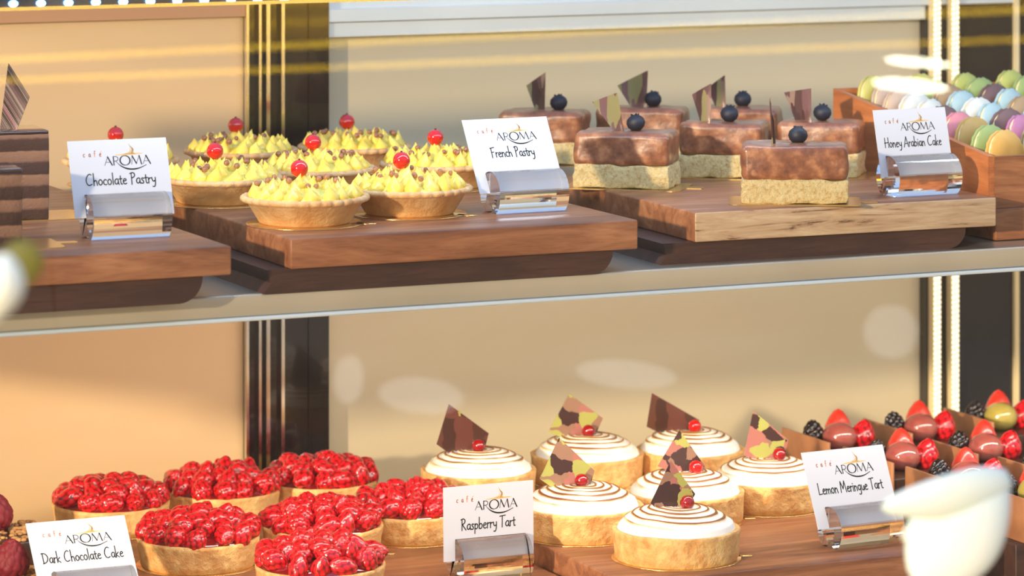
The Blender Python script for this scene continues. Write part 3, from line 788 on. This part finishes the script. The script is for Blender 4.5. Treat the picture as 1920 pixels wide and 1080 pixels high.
# ================================================================== FRUIT PASTRIES (lower right)
def fruit_pastry(p, label, seed, green=False):
    rnd = random.Random(seed)
    t = thing('fruit_pastry', label, 'pastry', p, 0, 'fruit topped chocolate pastries')
    bevel_box('chocolate_case', (-2.9, -3.7, 0), (2.9, 3.7, 2.0), M['choc'], t, .12, 2)
    bevel_box('chocolate_side', (-3.15, -3.9, 0), (-2.92, 3.9, 3.3), M['choc_plank'], t, .05, 2)
    def fx(a, b_): return (a*math.cos(CAMYAW) - b_*math.sin(CAMYAW), a*math.sin(CAMYAW) + b_*math.cos(CAMYAW))
    x, y = fx(-2.0, .4); inst(BLACK, 'blackberry', t, (x, y, 3.0), (R(10), R(-8), rnd.uniform(0, 6)), 1.0)
    b = MB(); b.sphere((0, 0, 0), 1.42, 28, 16, sc=(1, 1, .86)); x, y = fx(0.05, -.5)
    b.build('glazed_fruit', M['grape_green'] if green else M['grape_red'], t, True, loc=(x, y, 3.0))
    v, f = lathe([(.01, -.9), (.7, -.85), (1.12, -.4), (1.1, 0), (.78, .7), (.4, 1.2), (.01, 1.42)], 24); x, y = fx(.1, 1.2)
    o = mesh('strawberry', v, f, M['strawberry'], t, True); o.location = Vector((x, y, 3.6)) * S
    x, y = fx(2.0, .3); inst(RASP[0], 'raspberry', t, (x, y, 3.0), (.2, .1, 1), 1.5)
    return t
FP = [ (1572, 886, 0, 'fruit pastry right behind the Lemon Meringue Tart card'),
 (1724, 868, 0, 'fruit pastry in front of the lit vertical strips'),
 (1874, 846, 1, 'rearmost fruit pastry with a yellow-green glazed fruit'),
 (1690, 925, 0, 'fruit pastry at the right top corner of the Lemon Meringue Tart card'),
 (1846, 908, 0, 'fruit pastry just above the white blur'),
 (1812, 965, 0, 'fruit pastry hidden behind the white blur'),
 (1940, 996, 1, 'nearest fruit pastry, on the right edge beside the white blur'),
 (1985, 945, 0, 'fruit pastry cut off at the far right')]
for i, (u, v_, g_, lb) in enumerate(FP):
    fruit_pastry(atz(u, v_, ZR + 1.02), lb, i + 5, bool(g_))

# ================================================================== MACARON TRAY
X0, Y0b, Y1b = atz(1885, 385, ZU - 1.2).x, 1.8 - .2, 25.0
X0 = 34.2; Wd = 18.5; zb = ZU - 1.18
tr = thing('wooden_tray', 'open wooden tray packed with colourful macarons', 'tray', (X0, 0, zb))
hf, hb = 3.9, 7.2
def prism(name, pts, axis, a, c, mat, parent):
    """pts polygon in the two other axes, extruded from a to c along axis (0=x,1=y)"""
    L = len(pts)
    mk = (lambda t_, p_: (t_, p_[0], p_[1])) if axis == 0 else (lambda t_, p_: (p_[0], t_, p_[1]))
    v = [mk(a, p_) for p_ in pts] + [mk(c, p_) for p_ in pts]
    f = [tuple(range(L)), tuple(range(L, 2*L))[::-1]] + [(L + i, L + (i+1) % L, (i+1) % L, i) for i in range(L)]
    bm = bmesh.new(); vs = [bm.verts.new(Vector(q_) * S) for q_ in v]
    for q_ in f: bm.faces.new([vs[i] for i in q_])
    bmesh.ops.recalc_face_normals(bm, faces=bm.faces[:])
    me = bpy.data.meshes.new(name); bm.to_mesh(me); bm.free(); me.materials.append(mat)
    o = bpy.data.objects.new(name, me); COL.objects.link(o); o.parent = parent; return o
side = [(Y0b, 0), (Y1b, 0), (Y1b, hb), (Y0b, hf)]
prism('side_wall', side, 0, 0, .55, M['boxwood_sun_tint'], tr)
prism('side_wall', side, 0, Wd - .55, Wd, M['boxwood_sun_tint'], tr)
prism('front_wall', [(.56, 0), (Wd - .56, 0), (Wd - .56, hf - .05), (.56, hf - .05)], 1, Y0b, Y0b + .6, M['walnut'], tr)
prism('back_wall', [(.56, 0), (Wd - .56, 0), (Wd - .56, hb), (.56, hb)], 1, Y1b - .6, Y1b, M['boxwood_sun_tint'], tr)
slope = (hb - hf)/(Y1b - Y0b)
prism('tray_floor', [(Y0b + .6, .2), (Y1b - .6, .2), (Y1b - .6, hb - 2.9), (Y0b + .6, hf - 2.9)], 0, .57, Wd - .57, M['boxwood_sun_tint'], tr)
# macaron: two shells with ruffled feet around a filling; colours vary per macaron
def mac_mat(name, c): return noisy(name, tuple(int(x*.84) for x in c), tuple(int(x*.93) for x in c), 60, .6, .1, 300, .0004)
MC = dict(yellow=(214, 200, 104), beige=(206, 176, 152), white=(222, 216, 204), pink=(218, 130, 138), ochre=(202, 158, 82), green=(158, 174, 100), orange=(232, 178, 86),
          blue=(174, 196, 196), brown=(112, 80, 78), magenta=(190, 116, 152), lime=(190, 190, 96), tan=(170, 136, 96))
MM = {k: mac_mat('macaron_' + k, c) for k, c in MC.items()}
M['filling'] = plain('macaron_filling', (226, 206, 160), .5)
def half_shell(sgn):
    R0 = 2.05
    prof = [(0.01, .84), (.9, .81), (1.45, .7), (1.84, .5), (2.0, .36), (R0, .33), (R0 + .05, .2), (R0 - .06, .14), (.01, .14)]
    v, f = lathe(prof, 40, lambda j, th, r, z: (r + (.05*math.sin(23*th) if 4 < j < 8 else 0), z))
    v = [(x, y, z*sgn) for x, y, z in v]
    if sgn > 0: f = [q_[::-1] for q_ in f]
    return v, f
def macaron_meshes(mat):
    out = []
    for sg in (1, -1):
        v, f = half_shell(sg); out.append(v and (v, f))
    return out
mac_cache = {}
def macaron(p, rot, cname, cname2, label):
    t = thing('macaron', label, 'macaron', p, 0, 'macarons in the tray'); t.rotation_euler = rot
    for sg, cn in ((1, cname), (-1, cname2)):
        key = (sg, cn)
        if key not in mac_cache:
            v, f = half_shell(sg); o = mesh('shell', v, f, MM[cn], t, True); mac_cache[key] = o.data
        else:
            o = bpy.data.objects.new('shell', mac_cache[key]); COL.objects.link(o); o.parent = t
    if 'fill' not in mac_cache:
        v, f = lathe([(.01, .14), (1.9, .14), (1.94, 0), (1.9, -.14), (.01, -.14)], 32); o = mesh('filling', v, f, M['filling'], t, True); mac_cache['fill'] = o.data
    else:
        o = bpy.data.objects.new('filling', mac_cache['fill']); COL.objects.link(o); o.parent = t
    return t
cols = [['orange', 'green', 'ochre', 'pink', 'brown', 'white', 'white', 'beige', 'beige', 'yellow'],
        ['ochre', 'tan', 'magenta', 'brown', 'blue', 'white', 'blue', 'tan', 'green', 'yellow'],
        ['yellow', 'magenta', 'pink', 'blue', 'blue', 'tan', 'blue', 'brown', 'green', 'lime'],
        ['orange', 'pink', 'green', 'blue', 'tan', 'magenta', 'brown', 'blue', 'green', 'lime']]
ordn = ['first', 'second', 'third', 'fourth', 'fifth', 'sixth', 'seventh', 'eighth', 'ninth', 'tenth']
rown = ['left row', 'second row', 'third row', 'right row']
for c_ in range(4):
    for r_ in range(10):
        y = Y0b + 2.1 + r_*2.16
        cn = cols[c_][r_]
        jit = random.Random(c_*20 + r_)
        pz = zb + hf - .75 + slope*(y - Y0b) + jit.uniform(-.08, .08)
        macaron((X0 + .57 + 2.22 + c_*4.32 + jit.uniform(-.05, .05), y, pz), (R(90 - 8 + jit.uniform(-3, 3)), 0, R(24 + jit.uniform(-6, 6))), cn, cn,
                '%s macaron, %s from the front in the %s of the tray' % (cn, ordn[r_], rown[c_]))

# ================================================================== CARDS AND HOLDERS
# stroke lettering: x-height 0.5, cap height 1
G = {
 'a': (.40, [[(.33,.45),(.2,.5),(.07,.38),(.04,.18),(.14,.02),(.26,.08),(.33,.25),(.33,.45),(.33,.1),(.38,.0)]]),
 'b': (.40, [[(.07,1.0),(.06,.02)],[(.06,.3),(.18,.48),(.32,.38),(.34,.18),(.22,.0),(.06,.06)]]),
 'c': (.34, [[(.3,.42),(.18,.5),(.06,.36),(.04,.16),(.14,.01),(.3,.06)]]),
 'e': (.36, [[(.05,.26),(.31,.32),(.26,.47),(.14,.48),(.05,.3),(.06,.1),(.18,.0),(.32,.08)]]),
 'f': (.30, [[(.3,.86),(.2,.92),(.13,.78),(.12,.0)],[(.03,.5),(.25,.5)]]),
 'g': (.40, [[(.33,.45),(.2,.5),(.06,.36),(.06,.16),(.18,.04),(.33,.2)],[(.33,.48),(.34,-.18),(.24,-.34),(.08,-.28)]]),
 'h': (.40, [[(.07,1.05),(.06,.0)],[(.06,.28),(.18,.46),(.3,.38),(.33,.0)]]),
 'i': (.17, [[(.08,.48),(.08,.0)],[(.08,.64),(.09,.68)]]),
 'k': (.38, [[(.07,1.05),(.06,.0)],[(.3,.46),(.07,.22),(.33,.0)]]),
 'l': (.17, [[(.08,1.02),(.08,.0)]]),
 'm': (.60, [[(.06,.48),(.06,.0)],[(.06,.3),(.16,.46),(.27,.38),(.29,.0)],[(.29,.3),(.4,.46),(.5,.38),(.53,.0)]]),
 'n': (.40, [[(.06,.48),(.06,.0)],[(.06,.28),(.18,.47),(.3,.38),(.33,.0)]]),
 'o': (.40, [[(.19,.49),(.06,.38),(.04,.16),(.16,.0),(.3,.08),(.35,.28),(.28,.45),(.19,.49)]]),
 'p': (.40, [[(.07,.48),(.05,-.36)],[(.07,.32),(.2,.48),(.33,.36),(.33,.16),(.2,.01),(.06,.08)]]),
 'r': (.28, [[(.06,.48),(.06,.0)],[(.06,.28),(.14,.44),(.26,.44)]]),
 's': (.30, [[(.26,.43),(.14,.49),(.06,.38),(.22,.2),(.22,.05),(.1,.0),(.03,.06)]]),
 't': (.28, [[(.13,.74),(.12,.08),(.2,.0),(.26,.04)],[(.02,.47),(.26,.49)]]),
 'u': (.40, [[(.06,.48),(.07,.1),(.18,.0),(.3,.12),(.33,.48),(.34,.0)]]),
 'y': (.38, [[(.05,.48),(.08,.22),(.2,.12),(.31,.24)],[(.33,.48),(.32,-.1),(.22,-.34),(.08,-.3)]]),
 'A': (.56, [[(.0,-.04),(.3,1.0),(.5,.0)],[(.1,.3),(.46,.34)]]),
 'C': (.62, [[(.52,.92),(.4,1.02),(.2,.88),(.06,.5),(.12,.14),(.3,.0),(.52,.12)]]),
 'D': (.62, [[(.1,.96),(.12,.0)],[(.0,.92),(.3,.94),(.52,.7),(.54,.4),(.38,.1),(.06,.0)]]),
 'F': (.50, [[(.14,.9),(.12,-.04)],[(.04,.9),(.48,.97)],[(.13,.5),(.36,.52)]]),
 'H': (.56, [[(.07,.96),(.06,.0)],[(.46,1.0),(.47,.0)],[(.0,.46),(.5,.5)]]),
 'L': (.46, [[(.08,1.0),(.06,.02),(.42,.06)]]),
 'M': (.72, [[(.03,.0),(.12,.96),(.32,.3),(.54,.98),(.63,.0)]]),
 'P': (.46, [[(.13,.94),(.12,-.06)],[(.02,.9),(.26,1.0),(.42,.84),(.36,.6),(.14,.5)]]),
 'R': (.52, [[(.1,.96),(.09,-.02)],[(.0,.9),(.24,1.0),(.4,.82),(.32,.58),(.1,.5),(.46,.0)]]),
 'T': (.50, [[(.24,.94),(.22,-.02)],[(.0,.92),(.52,.98)]]),
 ' ': (.26, []),
}
def smooth_poly(p, it=2):
    for _ in range(it):
        if len(p) < 3: return p
        q = [p[0]]
        for i in range(len(p)-1):
            a, b_ = p[i], p[i+1]
            if i > 0: q.append((a[0]*.75 + b_[0]*.25, a[1]*.75 + b_[1]*.25))
            if i < len(p)-2: q.append((a[0]*.25 + b_[0]*.75, a[1]*.25 + b_[1]*.75))
        q.append(p[-1]); p = q
    return p
def ribbon(b, p, w0, w1=None, z=0):
    if w1 is None: w1 = w0
    n = len(p)
    for i in range(n - 1):
        (x0, y0), (x1, y1) = p[i], p[i+1]
        dx, dy = x1-x0, y1-y0; L = math.hypot(dx, dy)
        if L < 1e-5: continue
        wa = w0 + (w1-w0)*i/max(1, n-1); wb = w0 + (w1-w0)*(i+1)/max(1, n-1)
        nx, ny = -dy/L, dx/L; ex, ey = dx/L*wa*.35, dy/L*wa*.35
        b.add([(x0-ex-nx*wa/2, y0-ey-ny*wa/2, z), (x1+ex-nx*wb/2, y1+ey-ny*wb/2, z), (x1+ex+nx*wb/2, y1+ey+ny*wb/2, z), (x0-ex+nx*wa/2, y0-ey+ny*wa/2, z)], [(0,1,2,3)])
def text_width(s, h, sx): return sum(G[c][0] for c in s)*h*sx
def write(b, s, x, y, h, w, sx=1.0):
    for c in s:
        adv, st = G[c]
        for p in st:
            curvy = c not in 'AHFTLMkil' 
            pp = [(x + a*h*sx, y + q*h) for a, q in (smooth_poly(p) if curvy else p)]
            ribbon(b, pp, w)
        x += adv*h*sx
    return x
def card(p, yaw, lean, W, H, text, th, tw_, label, cafe=True, hl=None, hoff=0):
    """p: point on board under the holder's centre"""
    HL = 5.5; RR = 1.62; HB = 1.32     # holder length, radius, axis height
    h = bpy.data.objects.new('card_holder', None)
    # holder profile in (y,z) with a slot for the card
    n = 44; a_s = -math.asin(HB/RR)    # flat bottom
    pts = []
    a0 = PI - a_s; a1 = a_s
    sl = R(90) - lean; sw = .05
    dirv = (math.cos(sl), math.sin(sl)); nrm = (-dirv[1], dirv[0]); bot = .06
    # go from right bottom (a1) ccw to left bottom (a0); insert slot at angle sl
    ang = [a1 + (PI - 2*a1)*i/n for i in range(n+1)]
    done = False
    for a in ang:
        if not done and a > sl:
            e = math.sqrt(RR*RR - sw*sw)
            pts.append((dirv[0]*e - nrm[0]*sw, dirv[1]*e - nrm[1]*sw))
            pts.append((dirv[0]*bot - nrm[0]*sw, dirv[1]*bot - nrm[1]*sw))
            pts.append((dirv[0]*bot + nrm[0]*sw, dirv[1]*bot + nrm[1]*sw))
            pts.append((dirv[0]*e + nrm[0]*sw, dirv[1]*e + nrm[1]*sw)); done = True
        if abs(a - sl) < .05: continue
        pts.append((RR*math.cos(a), RR*math.sin(a)))
    bm = bmesh.new()
    v0 = [bm.verts.new(Vector((-HL/2, y, z + HB)) * S) for y, z in pts]
    v1 = [bm.verts.new(Vector((HL/2, y, z + HB)) * S) for y, z in pts]
    L = len(pts)
    fa = bm.faces.new(v0); fb = bm.faces.new(v1[::-1])
    for i in range(L): bm.faces.new((v0[i], v1[i], v1[(i+1) % L], v0[(i+1) % L]))
    bmesh.ops.triangulate(bm, faces=[fa, fb])
    bmesh.ops.recalc_face_normals(bm, faces=bm.faces[:])
    me = bpy.data.meshes.new('card_holder'); bm.to_mesh(me); bm.free(); me.materials.append(M['acrylic'])
    ho = bpy.data.objects.new('card_holder', me); COL.objects.link(ho)
    ho.location = (Vector(p) + Vector((0, 0, .02))) * S; ho.rotation_euler = (0, 0, yaw)
    tag(ho, 'clear acrylic holder gripping the %s card' % text, 'card holder', 'acrylic card holders')
    # card: local x right, y up, z out; foot at the slot's bottom
    H -= .28
    c = MB(); c.box((-W/2, 0, -.02), (W/2, H, .02))
    # move to world
    Mx = Matrix.Translation(Vector(p) + Vector((0, 0, .02))) @ Matrix.Rotation(yaw, 4, 'Z') @ Matrix.Translation(Vector((hoff, dirv[0]*bot*.95, HB + dirv[1]*bot*.95))) @ Matrix.Rotation(R(90) - lean, 4, 'X')
    co = c.build('name_card', M['paper'])
    T = Mx.copy(); T.translation = T.translation * S; co.matrix_world = T
    tag(co, label, 'card', 'name cards')
    k = W/6.6
    def cp(b, name, mat):
        o = b.build(name, mat, co); o.location = (0, 0, .024*S); return o
    # AROMA
    b = MB(); y0 = H - 1.68*k; hh = .56*k
    x = -.98*k
    def AA(x): 
        ribbon(b, [(x, y0), (x + .25*k, y0 + hh)], .035*k); ribbon(b, [(x + .24*k, y0 + hh), (x + .5*k, y0)], .085*k); ribbon(b, [(x + .1*k, y0 + .2*k), (x + .4*k, y0 + .2*k)], .03*k)
    AA(x)
    xr = x + .62*k
    ribbon(b, [(xr, y0), (xr, y0 + hh)], .07*k); ribbon(b, smooth_poly([(xr, y0 + hh), (xr + .22*k, y0 + hh), (xr + .33*k, y0 + .42*k), (xr + .24*k, y0 + .27*k), (xr, y0 + .26*k)]), .045*k)
    sw_ = smooth_poly([(xr + .12*k, y0 + .27*k), (xr + .42*k, y0 - .08*k), (xr + .95*k, y0 - .32*k), (xr + 1.6*k, y0 - .3*k), (xr + 2.15*k, y0 - .06*k)], 3)
    nn = len(sw_)
    for i in range(nn - 1): ribbon(b, sw_[i:i+2], .03*k + .07*k*math.sin(PI*i/nn))
    xo = xr + .76*k; cx, cy = xo, y0 + hh/2
    oo = [(cx + .33*k*math.cos(2*PI*i/28), cy + .31*k*math.sin(2*PI*i/28)) for i in range(29)]
    for i in range(28): ribbon(b, oo[i:i+2], .04*k + .05*k*abs(math.cos(2*PI*i/28)))
    xm = xo + .42*k
    for seg, w_ in (([(xm, y0), (xm + .08*k, y0 + hh)], .035), ([(xm + .08*k, y0 + hh), (xm + .32*k, y0 + .05*k)], .08), ([(xm + .32*k, y0 + .05*k), (xm + .55*k, y0 + hh)], .035), ([(xm + .55*k, y0 + hh), (xm + .66*k, y0)], .08)):
        ribbon(b, seg, w_*k)
    AA(xm + .76*k)
    cp(b, 'logo_lettering', M['ink'])
    # saucer and steam
    b = MB(); ys = y0 + hh + .12*k; xs = .72*k
    n_ = 20; v = [(xs + .95*k*math.cos(2*PI*i/n_), ys + .055*k*math.sin(2*PI*i/n_) + .03*k*math.cos(2*PI*i/n_), 0) for i in range(n_)]
    b.add(v, [tuple(range(n_))])
    b.add([(xs - .4*k, ys, 0), (xs + .45*k, ys, 0), (xs + .28*k, ys + .13*k, 0), (xs - .05*k, ys + .13*k, 0)], [(0,1,2,3)])
    st = smooth_poly([(xs + .18*k, ys + .1*k), (xs + .3*k, ys + .3*k), (xs + .12*k, ys + .5*k), (xs - .0*k, ys + .72*k)], 3)
    for i in range(len(st) - 1): ribbon(b, st[i:i+2], .14*k*(1 - i/len(st)) + .01*k)
    st = smooth_poly([(xs + .0*k, ys + .1*k), (xs + .14*k, ys + .26*k), (xs + .05*k, ys + .42*k)], 3)
    ribbon(b, st, .05*k, .015*k)
    cp(b, 'cup_emblem', M['ink_gold'])
    if cafe:
        b = MB(); x = -2.35*k; yc = y0 + hh + .06*k
        for ch in 'cafe':
            write(b, ch, x, yc - .02*k, .42*k, .05*k, .9); x += .36*k
        ribbon(b, [(x - .27*k, yc + .24*k), (x - .2*k, yc + .33*k)], .03*k)
        cp(b, 'cafe_lettering', M['ink_orange'])
    b = MB(); sx = tw_*k/text_width(text, th*k, 1)
    write(b, text, -.28*k - tw_*k/2 + .25*k, H - 2.95*k, th*k, .072*k, sx)
    cp(b, 'caption', M['ink'])
    return co
CARDS = [ # u,v of holder centre on board, z, lean, W,H,text,cap height,text width,label, yaw, hoff
 (236, 444, ZU, 20, 7.0, 5.6, 'Chocolate Pastry', .75, 4.7, 'card reading Chocolate Pastry, leaning back at the upper left', 0, -.05),
 (984, 396, ZU, 31, 6.8, 6.1, 'French Pastry', .78, 3.4, 'card reading French Pastry between yellow tarts and honey cakes', 2, -.15),
 (1724, 364, ZU, 14, 6.35, 5.3, 'Honey Arabian Cake', .78, 5.2, 'card reading Honey Arabian Cake in front of the macaron tray', 2, -.15),
 (919, 1082, ZR, 1, 7.1, 5.6, 'Raspberry Tart', .78, 4.0, 'upright card reading Raspberry Tart, meringue tarts to its right', 0, -.1),
 (1614, 1020, ZL, 24, 7.2, 6.0, 'Lemon Meringue Tart', .78, 5.2, 'card reading Lemon Meringue Tart beside the white blur', 4, -.1),
 (176, 1146, ZR, 40, 7.2, 5.9, 'Dark Chocolate Cake', .78, 5.4, 'card reading Dark Chocolate Cake, cut by the bottom of the view', 0, -.2)]
for (u, v_, z, ln, W, H, tx, th, tw_, lb, yw, ho) in CARDS:
    card(atz(u, v_, z), R(yw), R(ln), W, H, tx, th, tw_, lb, True, hoff=ho)

# ================================================================== BUD AND WHITE BLUR IN FRONT OF THE GLASS (out of focus)
def petal(name, parent, pa, pb, wid, mat, thick=.35, n=22, curl=.2, fat=.55, pw=.75):
    """thick leaf-like petal from point pa to pb (world cm), facing the street"""
    ax = (pb - pa); L = ax.length; ax.normalize()
    nrm = Vector((-SA, -CA, 0)); sd = ax.cross(nrm).normalized(); nrm = sd.cross(ax).normalized()
    v = []; f = []; m_ = 16
    for j in range(n + 1):
        t_ = j/n; w_ = wid*(math.sin(PI*min(1, max(0, t_))**fat) ** pw) if 0 < j < n else .02
        c = pa + ax*(L*t_) + nrm*(curl*math.sin(PI*t_)*L*.3)
        for i in range(m_):
            a = 2*PI*i/m_
            v.append(tuple(c + sd*(w_*math.cos(a)) + nrm*(thick*(w_/wid)*math.sin(a) - .15*w_*math.cos(a)**2)))
    for j in range(n):
        for i in range(m_):
            k = (i+1) % m_; f.append((j*m_+i, j*m_+k, (j+1)*m_+k, (j+1)*m_+i))
    return mesh(name, v, f, mat, parent, True)
DP = 170
fl_ = thing('white_blur', 'out-of-focus white shape in front of the lower right glass', 'flower', (0, 0, 0))  # unidentified white blur, built as petal shapes on a stem
k = DP/F
petal('petal', fl_, atd(1897, 903, DP), atd(1652, 952, DP - 4), 42*k, M['petal'], .5, fat=.72, pw=.5)
petal('petal', fl_, atd(1884, 880, DP), atd(1716, 1096, DP - 3), 90*k, M['petal'], .8, fat=1.15, pw=.6)
petal('petal', fl_, atd(1885, 900, DP), atd(1690, 1010, DP - 2), 52*k, M['petal'], .6, fat=.9)
petal('stem', fl_, atd(1752, 1060, DP + 4), atd(1740, 1500, DP + 6), .25, M['leaf'], .25)
DP = 130; k = DP/F
gl = thing('flower_bud', 'blurred pale bud and green leaf at the left edge', 'flower', (0, 0, 0))
petal('bud', gl, atd(12, 474, DP), atd(-14, 606, DP), 46*k, M['petal'], .8, fat=.9)
petal('leaf', gl, atd(70, 462, DP + 6), atd(-60, 590, DP + 6), 44*k, M['leaf'], .15)
petal('stem', gl, atd(-30, 570, DP + 4), atd(-60, 1500, DP + 6), .25, M['leaf'], .25)

# ================================================================== LAMPS AND ADDED GLOWING SHAPES ACROSS THE STREET SIDE (seen mirrored in the front glass)
YG = -9.0
def mir(p): return Vector((p.x, 2*YG - p.y, p.z))
def tube(name, a, b_, r, mat, label, cat):
    ax = (b_ - a).normalized(); u1 = ax.cross(Vector((0, 0, 1))).normalized(); u2 = ax.cross(u1); n = 12
    v = []; f = []
    for q in (a, b_):
        for i in range(n):
            t_ = 2*PI*i/n; v.append(tuple(q + u1*(r*math.cos(t_)) + u2*(r*math.sin(t_))))
    for i in range(n): f.append((i, (i+1) % n, n + (i+1) % n, n + i))
    f += [tuple(range(n))[::-1], tuple(range(n, 2*n))]
    o = mesh(name, v, f, mat, None, True); tag(o, label, cat); return o
def wpt(u, v_, d): return mir(atd(u, v_, d))
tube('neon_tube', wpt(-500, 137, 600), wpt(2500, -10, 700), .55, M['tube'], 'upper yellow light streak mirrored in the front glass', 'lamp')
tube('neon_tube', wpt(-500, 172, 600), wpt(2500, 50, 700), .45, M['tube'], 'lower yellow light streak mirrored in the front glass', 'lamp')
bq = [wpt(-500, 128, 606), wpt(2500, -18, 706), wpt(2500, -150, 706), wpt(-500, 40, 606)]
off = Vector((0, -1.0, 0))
o = mesh('glow_sheet', [tuple(q_) for q_ in bq] + [tuple(q_ + off) for q_ in bq], [(0,1,2,3),(7,6,5,4),(0,4,5,1),(1,5,6,2),(2,6,7,3),(3,7,4,0)], M['hazeglow'], None, False)
tag(o, 'dim golden glow band mirrored above the yellow light streaks', 'lamp')  # added glowing sheet that gives the golden haze in the glass
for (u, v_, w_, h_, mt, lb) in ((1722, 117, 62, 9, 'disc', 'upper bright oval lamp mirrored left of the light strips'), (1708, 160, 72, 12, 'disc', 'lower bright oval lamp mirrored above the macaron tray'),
                            (1672, 622, 52, 50, 'soft', 'soft round glow mirrored on the beige door'),  # soft ovals are added glowing shapes for pale reflections of unknown origin
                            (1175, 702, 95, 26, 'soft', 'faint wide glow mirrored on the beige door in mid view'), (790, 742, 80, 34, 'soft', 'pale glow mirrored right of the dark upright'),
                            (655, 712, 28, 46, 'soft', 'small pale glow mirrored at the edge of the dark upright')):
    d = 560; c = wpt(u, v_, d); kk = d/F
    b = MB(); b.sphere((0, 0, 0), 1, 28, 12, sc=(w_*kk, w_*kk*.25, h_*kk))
    o = b.build('mirrored_light', M[mt], None, True); o.location = c*S; o.rotation_euler = (0, R(5), AL)
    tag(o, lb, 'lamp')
